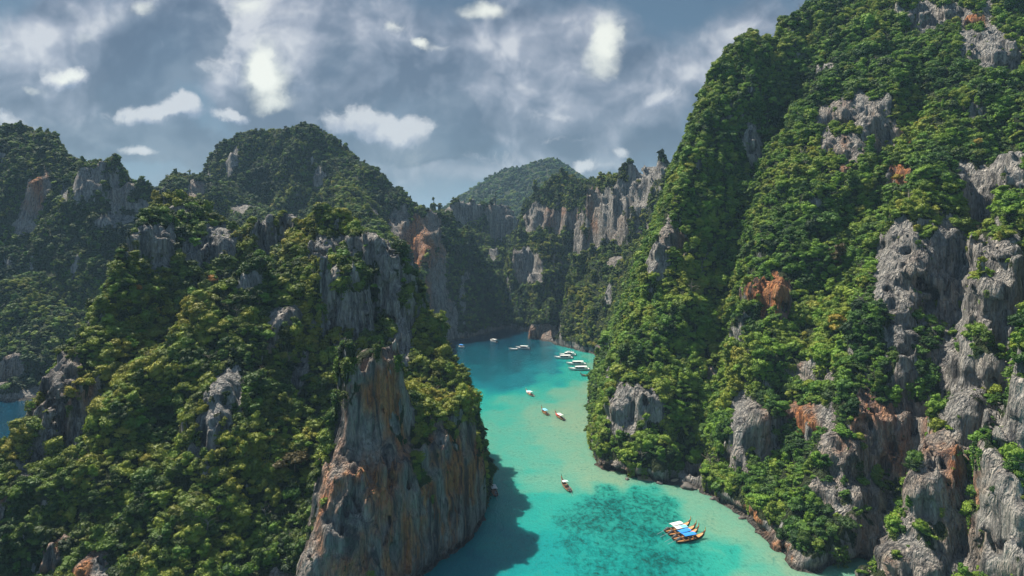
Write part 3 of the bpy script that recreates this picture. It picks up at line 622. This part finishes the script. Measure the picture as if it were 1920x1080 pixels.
def sea_material():
    t=NT('sea_water'); pos=t.n('ShaderNodeNewGeometry').outputs['Position']
    d=t.attr('depth'); r=t.attr('reef')
    n=t.noise(t.scaled(pos,(1.,.7,1.)),.16,6,.65,.6); f=t.noise(t.scaled(pos,(1.,.6,1.)),.75,5,.7,.4); fi=t.noise(t.scaled(pos,(1.,.45,1.)),2.2,3,.6)
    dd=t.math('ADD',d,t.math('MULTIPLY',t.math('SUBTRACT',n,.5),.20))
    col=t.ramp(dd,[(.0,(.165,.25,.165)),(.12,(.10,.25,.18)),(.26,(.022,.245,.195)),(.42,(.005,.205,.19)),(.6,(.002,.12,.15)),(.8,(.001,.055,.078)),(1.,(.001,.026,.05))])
    spots=t.math('ADD',t.math('MULTIPLY',f,.62),t.math('MULTIPLY',n,.42))
    k=t.ramp(t.math('ADD',spots,t.math('MULTIPLY',t.math('SUBTRACT',r,1.),.30)),[(.38,0.),(.58,1.)])
    col=t.mix(t.math('MULTIPLY',k,.92),col,(.003,.052,.046))
    sp=t.ramp(t.math('ADD',t.math('MULTIPLY',f,.6),t.math('MULTIPLY',n,.4)),[(.36,1.),(.47,0.)])
    col=t.mix(t.math('MULTIPLY',sp,t.math('MULTIPLY',t.math('SUBTRACT',1.,d,True),.7)),col,(.02,.14,.12))
    col=t.mix(1.,col,t.ramp(fi,[(.3,.84),(.7,1.)]),'MULTIPLY')
    h=t.math('ADD',t.math('MULTIPLY',f,1.),t.math('MULTIPLY',fi,.45))
    b=t.n('ShaderNodeBump',{'Height':h,'Strength':.6,'Distance':.6})
    p=t.n('ShaderNodeBsdfPrincipled',{'Base Color':col,'Roughness':.1,'IOR':1.33,'Specular IOR Level':.5,'Normal':b.outputs[0],'Subsurface Weight':.4,'Subsurface Radius':(.6,1.,1.),'Subsurface Scale':22.})
    return t.out(p.outputs[0])
M_SEA=sea_material()
_gx=np.concatenate([[-5000,-2500,-1000],np.arange(-400,-70,22),np.arange(-70,125,2.),[140,300,1000,2500,5000]]); _gy=np.concatenate([[-1500,-500,0,60],np.arange(100,300,2.),np.arange(300,640,4.),[700,900,1500,3000,7000]])
_X,_Y=np.meshgrid(_gx,_gy,indexing='ij'); _i=np.arange(_X.size).reshape(_X.shape)
_q=np.stack([_i[:-1,:-1],_i[1:,:-1],_i[1:,1:],_i[:-1,1:]],-1).reshape(-1,4)
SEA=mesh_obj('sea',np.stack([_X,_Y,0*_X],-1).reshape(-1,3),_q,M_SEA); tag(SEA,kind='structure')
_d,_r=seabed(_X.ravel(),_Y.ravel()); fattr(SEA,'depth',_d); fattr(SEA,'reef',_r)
# ================= forest =================
TW=scatter(L_WEST,RNG,.50,1.7,6.0,.5,.5,.57)
TE=scatter(L_EAST,RNG,.42,1.9,6.4,.45,.2,.66)
TH=scatter(L_HILL,RNG,.25,2.1,5.4,.35,.35,.38)
TN=scatter(L_NORTH,RNG,.27,2.0,5.2,.4,.45,.5)
TF=scatter(L_FAR,RNG,.03,5.5,10.5,.2,.15,.32)

# ================= single trees =================
def trunk_mesh():
    rng=np.random.RandomState(3); V=[];Fq=[]
    def limb(a,b,r0,r1,bend=0.):
        n0=sum(len(v) for v in V); a=np.array(a,float); b=np.array(b,float); ax=b-a; u=np.cross(ax,[.3,1,.2]); u/=np.linalg.norm(u); w=np.cross(ax,u); w/=np.linalg.norm(w)
        for k in range(5):
            t=k/4; c=a+ax*t+u*bend*math.sin(t*3.14); r=r0+(r1-r0)*t
            V.append(np.array([c+r*(u*math.cos(q)+w*math.sin(q)) for q in np.arange(6)*math.pi/3]))
        for k in range(4):
            for q in range(6): Fq.append([n0+k*6+q,n0+k*6+(q+1)%6,n0+k*6+6+(q+1)%6,n0+k*6+6+q])
    limb((0,0,-.2),(.02,.01,.32),.04,.024,.02)
    for d in ((.2,.06,.6),(-.17,.12,.58),(.03,-.2,.56),(-.05,.04,.66)): limb((.02,.01,.26),d,.018,.006,.02)
    m=bpy.data.meshes.new('trunk'); m.from_pydata(np.concatenate(V).tolist(),[],Fq); m.materials.append(M_BARK)
    m.polygons.foreach_set('use_smooth',[True]*len(m.polygons)); return m
TRUNK=trunk_mesh()
def tree(name,p,size,turn,k,tint,hue,label,group=None,cat='tree',crown=True,crown_mesh_=None,trunk_scale=1.):
    r=bpy.data.objects.new(name,None); COL.objects.link(r); r.location=p; r.rotation_euler=turn; r.scale=size; r.empty_display_size=.3
    tag(r,label,cat,group)
    t=bpy.data.objects.new('trunk',TRUNK); COL.objects.link(t); t.parent=r; t.scale=(trunk_scale,trunk_scale,1)
    c=bpy.data.objects.new('crown',crown_mesh_ or CROWN[k]); COL.objects.link(c); c.parent=r; c['tint']=float(tint); c['hue']=float(hue)
    return r
MARKS=[("the pale pinnacle cliff by the water",715,700),("the orange streaked sea cliff",850,920),("the headland's lit outer cliff",108,760),("the headland's jagged summit rocks",690,450),
 ("the headland's dark rock rib",400,790),("the headland's white crest rocks",470,525),("the headland's shaded hollow",360,520),("the headland's outer rocky peak",240,410),("the ravine beside the pinnacle",540,780),("the headland slope's foot",300,1000),
 ("the mountain's orange cliff patch",1440,548),("the low grey cliff band",1425,800),("the mountain's broad grey cliff",1740,510),("the tan cliff near shore",1640,800),("the smooth grey rock wall",1900,800),
 ("the shore with the boulder",1290,905),("the lagoon's narrowing rock nose",1130,780),("the streaked rocks under the ridge",1620,230),("the mountaintop's bare rocks",1760,40),("the mountain's outer grey rock",1255,450),("the mountain's bright green rib",1750,270),("the mountain's shaded gully",1340,620),("the ruddy waterline rocks",1440,985),("the mountain's skyline",1400,110)]
_mp=at([m[1] for m in MARKS],[m[2] for m in MARKS])
def tree_label(p,kind,s,tint,hue):
    d=np.linalg.norm(_mp-p,axis=1)*np.where((_mp[:,0]<0)==(p[0]<0),1,9); i=int(np.nanargmin(d)); q=_mp[i]
    rel='above' if p[2]-q[2]>5 else 'below' if p[2]-q[2]<-5 else 'behind' if p[1]-q[1]>4 else 'beside'
    sz='huge' if s>6.3 else 'big' if s>5.5 else 'medium'
    if hue>.5: c='golden olive' if tint>.72 else 'olive green' if tint>.45 else 'dull olive' if tint>.25 else 'brownish green'
    else: c='bright yellow-green' if tint>.8 else 'fresh green' if tint>.55 else 'mid green' if tint>.3 else 'deep green'
    sh={0:'domed',1:'loose',2:'umbrella-shaped',3:'narrow',4:'spreading',5:'bushy'}[int(kind)]
    return f"{sz} {c} {sh} tree {rel} {MARKS[i][0]}"
cam_p=np.array([0,0,CAMZ]); picks=[]
for T in (TW,TE):
    c=T['p']+T['n']*T['size'][:,:1]*.4; vx=960+F*c[:,0]/c[:,1]; vy=HY+F*(CAMZ-c[:,2])/c[:,1]
    ok=(T['kind_index']<NBIG)&(vx>8)&(vx<1912)&(vy>8)&(vy<1072); ok[ok]&=seen(c[ok]+np.array([0,0,1.]))
    px=np.where(ok,F*T['size'][:,0]/c[:,1],0); picks.append(px)
allp=np.sort(np.concatenate(picks))[::-1]; cut=allp[285]
SINGLE=[]
for n_,(T,px) in enumerate(zip((TW,TE),picks)):
    m=px>cut
    for j in np.nonzero(m)[0]: SINGLE.append((n_,{k:T[k][j] for k in T}))
TW=take(TW,picks[0]<=cut); TE=take(TE,picks[1]<=cut)
for n_,t in SINGLE:
    tree('tree',t['p'],t['size'],t['turn'],int(t['kind_index']),t['tint'],t['hue'],tree_label(t['p'],t['kind_index'],t['size'][0],t['tint'],t['hue']),('trees on the near headland','trees on the mountainside')[n_])
# trees that stand out by their colour
def leaf_of(name,a,b):
    t=NT(name); pos=t.n('ShaderNodeNewGeometry').outputs['Position']; c=t.mix(t.noise(pos,1.3,3),a,b)
    return t.out(t.n('ShaderNodeMixShader',{0:.2,1:t.n('ShaderNodeBsdfPrincipled',{'Base Color':c,'Roughness':.6,'Specular IOR Level':.2}).outputs[0],2:t.n('ShaderNodeBsdfTranslucent',{'Color':c}).outputs[0]}).outputs[0])
def tinted(k,mat): m=CROWN[k].copy(); m.materials.clear(); m.materials.append(mat); return m
M_RUST=leaf_of('rust_leaves',(.24,.11,.025),(.42,.20,.04)); M_LIME=leaf_of('lime_leaves',(.07,.17,.015),(.15,.27,.03)); M_GOLD=leaf_of('golden_leaves',(.20,.15,.02),(.32,.25,.04)); M_BROWN=leaf_of('brown_leaves',(.045,.04,.014),(.085,.065,.02))
SPECIAL=[(399,524,0,4.6,M_RUST,'rust_tree',"orange-leaved tree among green ones at the edge of the headland's hollow"),
 (361,548,0,5.0,M_LIME,'lime_tree',"bright lime green ball-shaped tree standing alone in the headland's hollow"),
 (703,534,4,4.2,M_LIME,'lime_tree',"small lime green tree below the jagged grey summit rocks"),
 (365,450,5,4.2,M_LIME,'lime_tree',"round light green tree on the dark crag behind the headland's hollow"),
 (553,862,4,7.5,M_BROWN,'brown_tree',"wide brown-leaved tree with pale forked trunk in the dark ravine"),
 (1572,603,1,6.0,M_GOLD,'golden_tree',"golden yellow tree among green ones in the middle of the mountainside"),
 (1832,266,1,3.6,M_GOLD,'golden_tree',"small bright yellow tree high up near the grey cliff"),
 (1684,328,4,4.5,M_GOLD,'golden_tree',"yellowish tree on the rust-stained rocks under the mountain ridge"),
 (1575,480,3,7.5,M_BROWN,'brown_tree',"tall olive brown tree rising above its green neighbours on the mountainside"),
 (1985//2+260,1,0,0,None,None,None)]
for px,py,k,s,mat,nm,lab in SPECIAL[:-1]:
    p=at(px,py+s*3)[0]
    tree('tree',p,(s*1.1,s*1.1,s),(0,0,1.+px),k,.5,.5,lab,crown_mesh_=tinted(k,mat),trunk_scale=.8)
# the tree that hangs out over the water from the edge of the sea cliff
p=at(903,835)[0]
tree('tree',(p[0]-1.,p[1],p[2]),(4.6,4.6,5.),(.2,1.15,.3),4,.2,.3,"dark tree leaning out over the water from the sea cliff's edge")
# slender bare snag with a tuft on top
def snag(px,py,h,label,mat):
    p=at(px,py)[0]; tree('tree',p-np.array([0,0,.4]),(h*.62,h*.62,h*1.15),(0,.06,px),4,.5,.6,label,crown_mesh_=tinted(4,mat),trunk_scale=.7)
snag(259,552,4.6,"thin bare tree with a small rust-coloured tuft on the lit headland slope",M_RUST)
make_forest('forest',TW,'dense olive green trees and bushes covering the near rocky headland')
make_forest('forest',TE,'dense bright green trees and bushes covering the high mountainside above the shore')
make_forest('forest',TH,'dark green trees covering the hills beyond the near headland')
make_forest('forest',TN,'green trees covering the cliffs at the far end of the lagoon')
make_forest('forest',TF,'hazy green forest covering the farthest hill')

# ================= boats =================
class MB:
    "collects simple shapes into one mesh"
    def __init__(s): s.v=[]; s.f=[]
    def add(s,v,f): n=len(s.v); s.v+=[tuple(map(float,q)) for q in v]; s.f+=[tuple(n+i for i in q) for q in f]; return s
    def box(s,c,d,rot=0.,taper=1.):
        x,y,z=np.array(d)/2; v=[]
        for k,zz in ((1,-z),(taper,z)):
            for a,b in ((-x,-y),(x,-y),(x,y),(-x,y)):
                a*=k;b*=k; v.append((c[0]+a*math.cos(rot)-b*math.sin(rot),c[1]+a*math.sin(rot)+b*math.cos(rot),c[2]+zz))
        return s.add(v,[(3,2,1,0),(4,5,6,7),(0,1,5,4),(1,2,6,5),(2,3,7,6),(3,0,4,7)])
    def tube(s,pts,r,n=6):
        pts=[np.array(p,float) for p in pts]; r=r if hasattr(r,'__len__') else [r]*len(pts); v=[];f=[]
        for i,p in enumerate(pts):
            d=pts[min(i+1,len(pts)-1)]-pts[max(i-1,0)]; d/=np.linalg.norm(d); u=np.cross(d,[0,0,1.] if abs(d[2])<.9 else [1.,0,0]); u/=np.linalg.norm(u); w=np.cross(d,u)
            v+=[p+r[i]*(u*math.cos(q)+w*math.sin(q)) for q in np.arange(n)*2*math.pi/n]
        for i in range(len(pts)-1):
            for q in range(n): f.append((i*n+q,i*n+(q+1)%n,i*n+n+(q+1)%n,i*n+n+q))
        f+=[tuple(range(n))[::-1],tuple(range((len(pts)-1)*n,len(pts)*n))]
        return s.add(v,f)
    def loft(s,rings,cap=True):
        n=len(rings[0]); v=[p for r in rings for p in r]; f=[]
        for i in range(len(rings)-1):
            for q in range(n): f.append((i*n+q,i*n+(q+1)%n,i*n+n+(q+1)%n,i*n+n+q))
        if cap: f+=[tuple(range(n))[::-1],tuple(range((len(rings)-1)*n,len(rings)*n))]
        return s.add(v,f)
    def build(s,name,mat,parent,bevel=0.,smooth=False):
        m=bpy.data.meshes.new(name); m.from_pydata(s.v,[],s.f); m.materials.append(mat)
        bm=bmesh.new(); bm.from_mesh(m); bmesh.ops.recalc_face_normals(bm,faces=bm.faces)
        if bevel: bmesh.ops.bevel(bm,geom=bm.edges[:],offset=bevel,segments=2,affect='EDGES',clamp_overlap=True)
        bm.to_mesh(m); bm.free()
        if smooth: m.polygons.foreach_set('use_smooth',[True]*len(m.polygons))
        o=bpy.data.objects.new(name,m); COL.objects.link(o); o.parent=parent; return o
def empty(name,loc,rz,label,cat,group=None):
    e=bpy.data.objects.new(name,None); COL.objects.link(e); e.location=loc; e.rotation_euler=(0,0,rz); e.empty_display_size=.5
    return tag(e,label,cat,group)
B_WHITE=plain('white_paint',(.72,.72,.70),.35); B_GLASS=plain('dark_glass',(.02,.03,.04),.08,.8); B_DARK=plain('tarred_wood',(.03,.026,.024),.6); B_WOOD=plain('varnished_wood',(.30,.14,.05),.5); B_ORANGE=plain('orange_deck',(.5,.19,.04),.5); B_RED=plain('red_cloth',(.5,.05,.04),.8); B_BLUE=plain('blue_tarp',(.02,.22,.62),.6); B_SKY=plain('light_blue_tarp',(.16,.48,.72),.6); B_TARP=plain('white_tarp',(.56,.55,.54),.7); B_GREY=plain('grey_metal',(.25,.25,.26),.4,.5,.6); B_PINK=plain('faded_pink_paint',(.55,.36,.34),.6); B_TEAL=plain('pale_teal_tarp',(.5,.66,.66),.7); B_YEL=plain('yellow_cloth',(.5,.33,.05),.8); B_SAND=None
def longtail(pos,ang,label,hull=B_DARK,deck=B_ORANGE,roof=B_TARP,trim=B_RED,L=9.,group=None,bow=B_ORANGE,roof2=None,short=False):
    r=empty('longtail_boat',(*pos,0),ang,label,'boat',group); h=L/2
    st=[(-1,.62,.05,.55),(-.7,.80,-.15,.52),(-.3,.88,-.2,.52),(.1,.86,-.2,.58),(.45,.70,-.16,.74),(.7,.45,-.05,1.0),(.86,.22,.25,1.35),(.97,.07,.85,1.8)]
    def ring(x,w,k,t,ins=0.):
        w=max(w-ins,.03); k+=ins*1.5; return [(x*h,-w,t),(x*h,-w*.82,(k+t)*.45),(x*h,-w*.3,k),(x*h,w*.3,k),(x*h,w*.82,(k+t)*.45),(x*h,w,t)]
    m=MB(); n=len(st); out=[ring(*s) for s in st]; inn=[ring(*s,ins=.06) for s in st]
    for R,fl in ((out,0),(inn,1)):
        v=[p for q in R for p in q]; f=[]
        for i in range(n-1):
            for q in range(5): f.append((i*6+q,i*6+q+1,i*6+7+q,i*6+6+q))
        m.add(v,f)
    b=len(m.v)//2
    for i in range(n-1):
        for q in (0,5): m.f.append((i*6+q,i*6+6+q,b+i*6+6+q,b+i*6+q))
    m.f.append((0,1,2,3,4,5)); m.f.append(tuple((n-1)*6+q for q in range(6)))
    m.build('hull',hull,r,smooth=False)
    m=MB()                                                                       # gunwale strakes
    for sgn in (-1,1): m.tube([(s[0]*h,sgn*(s[1]+.01),s[3]+.02) for s in st],.05,5)
    m.build('gunwale',B_WOOD,r)
    m=MB(); m.add([(st[4][0]*h,-.64,.70),(st[4][0]*h,.64,.70),(st[5][0]*h,.40,.95),(st[6][0]*h,.18,1.3),(st[6][0]*h,-.18,1.3),(st[5][0]*h,-.40,.95)],[(0,1,2,3,4,5)]); m.build('bow_deck',deck,r)
    m=MB(); m.add([(-.95*h,-.5,.22),(-.95*h,.5,.22),(-.3*h,.74,.12),(.4*h,.6,.2),(.4*h,-.6,.2),(-.3*h,-.74,.12)],[(0,1,2,3,4,5)]); m.build('floor_boards',B_DARK if short else B_WOOD,r)
    m=MB(); m.tube([(.93*h,0,.9),(1.0*h,0,1.75),(1.04*h,0,2.3),(1.03*h,0,2.75)],[.10,.09,.08,.06],6); pr=m.build('prow',bow,r)
    m=MB(); m.tube([(.985*h,0,1.58),(1.01*h,0,1.86)],.16,8); m.build('garland',trim,pr)
    m=MB(); m.tube([(1.015*h,0,1.9),(1.03*h,0,2.1)],.14,8); m.build('ribbon',B_YEL,pr)
    for x in (-.45,-.1,.22):
        MB().box((x*h,0,.5),(.32,1.5,.06)).build('bench',B_WOOD,r,.01)
    x0,x1=(-.02*h if short else -.55*h),.28*h
    def canopy(a,b,mat,nm='canopy'):
        m=MB(); R=[]
        for x in np.linspace(a,b,4):
            R.append([(x,y,1.72+.20*(1-(y/.95)**2)) for y in np.linspace(-.86,.86,7)]+[(x,y,1.66+.20*(1-(y/.95)**2)) for y in np.linspace(.86,-.86,7)])
        m.loft(R); return m.build(nm,mat,r)
    if roof:
        if roof2: canopy(x0,(x0+x1)/2-.02,roof); canopy((x0+x1)/2+.02,x1,roof2)
        else: canopy(x0,x1,roof)
        for x in (x0+.1,(x0+x1)/2,x1-.1):
            for y in (-.8,.8): MB().tube([(x,y,.5),(x,y,1.76)],.03,5).build('post',B_WOOD,r)
    e=MB().box((-.86*h,0,.95),(.75,.5,.5)).box((-.80*h,0,1.25),(.35,.35,.2)).build('engine',B_GREY,r,.03)
    MB().tube([(-.9*h,0,.95),(-1.35*h,.1,.35),(-1.6*h,.15,.05)],.04,5).build('propeller_shaft',B_GREY,e)
    MB().tube([(-.8*h,0,1.1),(-.55*h,-.25,1.25)],.03,5).build('tiller',B_GREY,e)
    return r
def speedboat(pos,ang,label,L=11.,roof=B_WHITE,group=None,flybridge=False,low=False):
    r=empty('speedboat',(*pos,0),ang,label,'boat',group); h=L/2; w=L*.145
    st=[(-1,.9,-.1,.95),(-.6,1.,-.25,1.),(-.1,1.,-.3,1.08),(.35,.86,-.22,1.2),(.68,.52,-.02,1.36),(.88,.22,.4,1.5),(1.,.03,1.2,1.6)]
    m=MB(); R=[]
    for x,a,k,t in st: R.append([(x*h,-a*w,t),(x*h,-a*w*.92,.35*t+.3*k),(x*h,-a*w*.35,k),(x*h,a*w*.35,k),(x*h,a*w*.92,.35*t+.3*k),(x*h,a*w,t),(x*h,0,t+.05)])
    m.loft(R); m.build('hull',B_WHITE,r,smooth=False)
    m=MB()
    for sg in (-1,1): m.tube([(x*h,sg*a*w*1.0,t-.12) for x,a,k,t in st],.06,5)
    m.build('rub_rail',B_GREY,r)
    if not low:
        ca,cb=-.55*h,.30*h
        R=[[(x,-y,.98),(x,-y*.94,2.05),(x,y*.94,2.05),(x,y,.98)] for x,y in ((ca,w*.82),(.05*h,w*.82))]+[[(cb+.55,-w*.5,1.12),(cb-.1,-w*.62,2.05),(cb-.1,w*.62,2.05),(cb+.55,w*.5,1.12)]]
        c=MB().loft(R).build('cabin',B_WHITE,r)
        for sg in (-1,1):
            m=MB(); m.add([(ca+.3,sg*w*.835,1.28),(.0*h,sg*w*.835,1.28),(.0*h,sg*w*.80,1.88),(ca+.3,sg*w*.80,1.88)],[(0,1,2,3)])
            m.add([(.04*h,sg*w*.832,1.28),(cb+.25,sg*w*.66,1.36),(cb-.05,sg*w*.68,1.88),(.04*h,sg*w*.80,1.88)],[(0,1,2,3)])
            wn_=m.build('window',B_GLASS,c)
            md=wn_.modifiers.new('thickness','SOLIDIFY'); md.thickness=.06; md.offset=0
        m=MB(); m.add([(cb+.52,-w*.42,1.25),(cb+.52,w*.42,1.25),(cb-.02,w*.5,1.95),(cb-.02,-w*.5,1.95)],[(0,1,2,3)]); wn_=m.build('windshield',B_GLASS,c); md=wn_.modifiers.new('thickness','SOLIDIFY'); md.thickness=.08; md.offset=0
        R=[[(x,-y,2.1),(x,-y,2.2),(x,0,2.27),(x,y,2.2),(x,y,2.1)] for x,y in ((-.78*h,w*.85),(-.5*h,w*.95),(.12*h,w*.9),(.34*h,w*.6))]
        MB().loft(R).build('roof',roof,r)
        for sg in (-1,1): MB().tube([(-.74*h,sg*w*.78,.98),(-.74*h,sg*w*.78,2.12)],.04,5).build('post',B_GREY,r)
        if flybridge:
            MB().box((-.15*h,0,2.55),(2.4,w*1.2,.6),taper=.85).build('flybridge',B_WHITE,r,.05)
            MB().tube([(-.55*h,-w*.6,2.2),(-.5*h,-w*.6,3.3),(-.5*h,w*.6,3.3),(-.55*h,w*.6,2.2)],.05,5).build('radar_arch',B_WHITE,r)
        MB().tube([(-.6*h,0,2.2),(-.66*h,0,3.2)],.03,5).build('mast',B_GREY,r)
    else:
        for x in (-.4,.0,.35): MB().box((x*h,0,1.05+.1*x),(.4,w*1.3,.14)).build('bench',B_GREY,r,.02)
    for y in ((-.5,0,.5) if not low else (0,)):
        MB().box((-1.04*h,y*w,1.0),(.5,.36,.75),taper=.8).tube([(-1.05*h,y*w,.7),(-1.05*h,y*w,-.3)],.08,6).build('outboard_engine',B_DARK,r,.04)
    m=MB(); m.tube([(x*h*.97,a*w*.9,t+.45) for x,a,k,t in st[3:]]+[(x*h*.97,-a*w*.9,t+.45) for x,a,k,t in st[3:][::-1]],.025,4)
    for x,a,k,t in st[3:-1]:
        for sg in (-1,1): m.tube([(x*h*.97,sg*a*w*.9,t),(x*h*.97,sg*a*w*.9,t+.45)],.02,4)
    m.build('bow_rail',B_GREY,r)
    return r
PI=math.pi
g1='white cabin speedboats moored by the inner shore'
speedboat(W(1056,672.5),PI+.06,"white speedboat lying in front of the one with a raised bridge",11.5,group=g1)
speedboat(W(1064,667),PI+.1,"white speedboat with raised bridge half hidden behind another speedboat",10.5,group=g1,flybridge=True)
speedboat(W(1079.5,684),PI+.02,"middle one of the three speedboat berths, long white cabin boat over turquoise shallows",11.5,group=g1)
speedboat(W(1085,694),PI+.05,"white cabin speedboat lying nearest the pale sandy shallows",12,group=g1)
speedboat(W(980,654.5),PI-.25,"white cabin speedboat beside a low pale tender in the dark water",9.5)
speedboat(W(962,656.5),PI+.12,"low pale open tender lying against a white cabin boat",6.,low=True)
speedboat(W(925.5,641.5),PI*.72,"lone white roofed motorboat in the shade at the far end of the lagoon",7.5)
speedboat(W(866,652.5),-PI*.30,"small white motorboat under a blue canopy near the shaded cliff",6.5,roof=B_BLUE)
longtail(W(1104,705.5),PI+.03,"low pinkish wooden boat half hidden behind the trees of the shore",B_PINK,B_WOOD,None,L=9,bow=B_PINK)
longtail(W(993,740),PI*.62,"pinkish white longtail boat at the edge of the turquoise drop-off",B_PINK,B_WHITE,B_TARP,L=9,bow=B_WHITE,roof2=B_SKY)
longtail(W(1021.5,775),PI*.60,"longtail boat with light blue canopy and reddish stern over pale sand",B_WOOD,B_DARK,B_SKY,L=8,bow=B_DARK)
longtail(W(1049.5,784),PI*.62,"longtail boat with white canopy and red bow cloth over pale sand",B_DARK,B_RED,B_TARP,L=9,bow=B_PINK)
longtail(W(1061,914),PI*.58,"lone dark longtail boat with short pale canopy heading into the lagoon",B_DARK,B_DARK,B_TEAL,L=8.5,bow=B_DARK,short=True)
longtail((W(921.5,922)[0]+.6,W(921,922)[1]),PI*.57,"white roofed longtail boat with dark hull half hidden by the sea cliff",B_DARK,B_RED,B_TARP,L=8.5,bow=B_WHITE)
g2='longtail boats moored side by side'
HD=math.radians(24)
for k,(px,py,ro,ro2,lab,bw) in enumerate([(1271,993,B_TARP,None,"longtail boat with all-white canopy, outermost of the moored four",B_ORANGE),(1279.5,999.5,B_TARP,B_SKY,"moored longtail boat with half white, half light blue canopy",B_ORANGE),(1286,1006.5,B_BLUE,None,"moored longtail boat with blue canopy and red prow, between two others",B_RED),(1295.5,1013,B_BLUE,None,"moored longtail boat with blue canopy and yellow prow, nearest the sand",B_YEL)]):
    longtail(W(px,py),HD+(.05,-.03,.06,-.06)[k],lab,B_DARK,B_ORANGE,ro,L=8.6,group=g2,bow=bw,roof2=ro2)
# ================= stones and sand at the water's edge =================
def stone(px,py,s,label,group=None):
    x,y=W(px,py); v,f=ico(3); v=v*np.array([1.25,1.,.7])*s
    v*=1+.30*fbm(v[:,0]/s+px,v[:,1]/s,v[:,2]/s,3,91)[:,None]+.08*perlin(v[:,0]*3/s,v[:,1]*3/s,v[:,2]*3/s+px,92)[:,None]
    o=mesh_obj('boulder',v,f,M_STONE,smooth=False); o.location=(x,y,.1*s); o.rotation_euler=(0,0,px); tag(o,label,'boulder',group)
M_STONE=plain('wet_stone',(.085,.075,.068),.7,.3)
stone(1287,914,1.9,"big dark boulder standing in the shallows off the little beach")
stone(1300,917,.9,"dark stone lying just beside the big shore boulder")
stone(1237,906.5,.9,"brown stone at the water's edge where the little beach begins")
stone(1338,936,.9,"dark rock at the foot of the overgrown shore past the beach")
stone(1176,899,.7,"small dark rock off the undercut nose of rock")
stone(1392,972,.8,"dark rock in the shallows under the ruddy waterline rocks")
def beach():
    a=[W(1195,901),W(1225,904.5),W(1262,909),W(1300,918),W(1330,930),W(1352,942)]; b=[W(1196,891),W(1228,893),W(1266,897),W(1308,903),W(1340,913),W(1362,925)]
    V=[];Fq=[]; n=40
    A=np.array(a);B=np.array(b); t=np.linspace(0,len(a)-1,n)
    for i,q in enumerate(t):
        k=min(int(q),len(a)-2); u=q-k; p=A[k]*(1-u)+A[k+1]*u; r=B[k]*(1-u)+B[k+1]*u; wv=.8*perlin(q*1.7,0*q,0*q,93)
        for j in range(6):
            s=j/5; c=p*(1-s)+r*s; V.append((c[0],c[1]+wv*(1-s),-.12+1.1*s*s+.35*s))
    for i in range(n-1):
        for j in range(5): Fq.append([i*6+j,i*6+6+j,i*6+7+j,i*6+j+1])
    o=mesh_obj('beach',V,Fq,plain('sand',(.42,.33,.22),.9,.1)); tag(o,kind='structure')
beach()

# ================= air =================
hm=bpy.data.materials.new('haze'); hm.use_nodes=True; ht=hm.node_tree; ht.nodes.clear()
hv=ht.nodes.new('ShaderNodeVolumePrincipled'); hv.inputs['Color'].default_value=(.45,.72,1,1); hv.inputs['Density'].default_value=.000115; hv.inputs['Anisotropy'].default_value=.0
ho=ht.nodes.new('ShaderNodeOutputMaterial'); ht.links.new(hv.outputs[0],ho.inputs['Volume'])
HB=np.array([(x,y,z) for x in (-5050,5050) for y in (-1550,7050) for z in (-12,262)])
hz=mesh_obj('haze',HB,[[0,1,3,2],[4,6,7,5],[0,4,5,1],[2,3,7,6],[0,2,6,4],[1,5,7,3]],hm,smooth=False); tag(hz,kind='stuff')
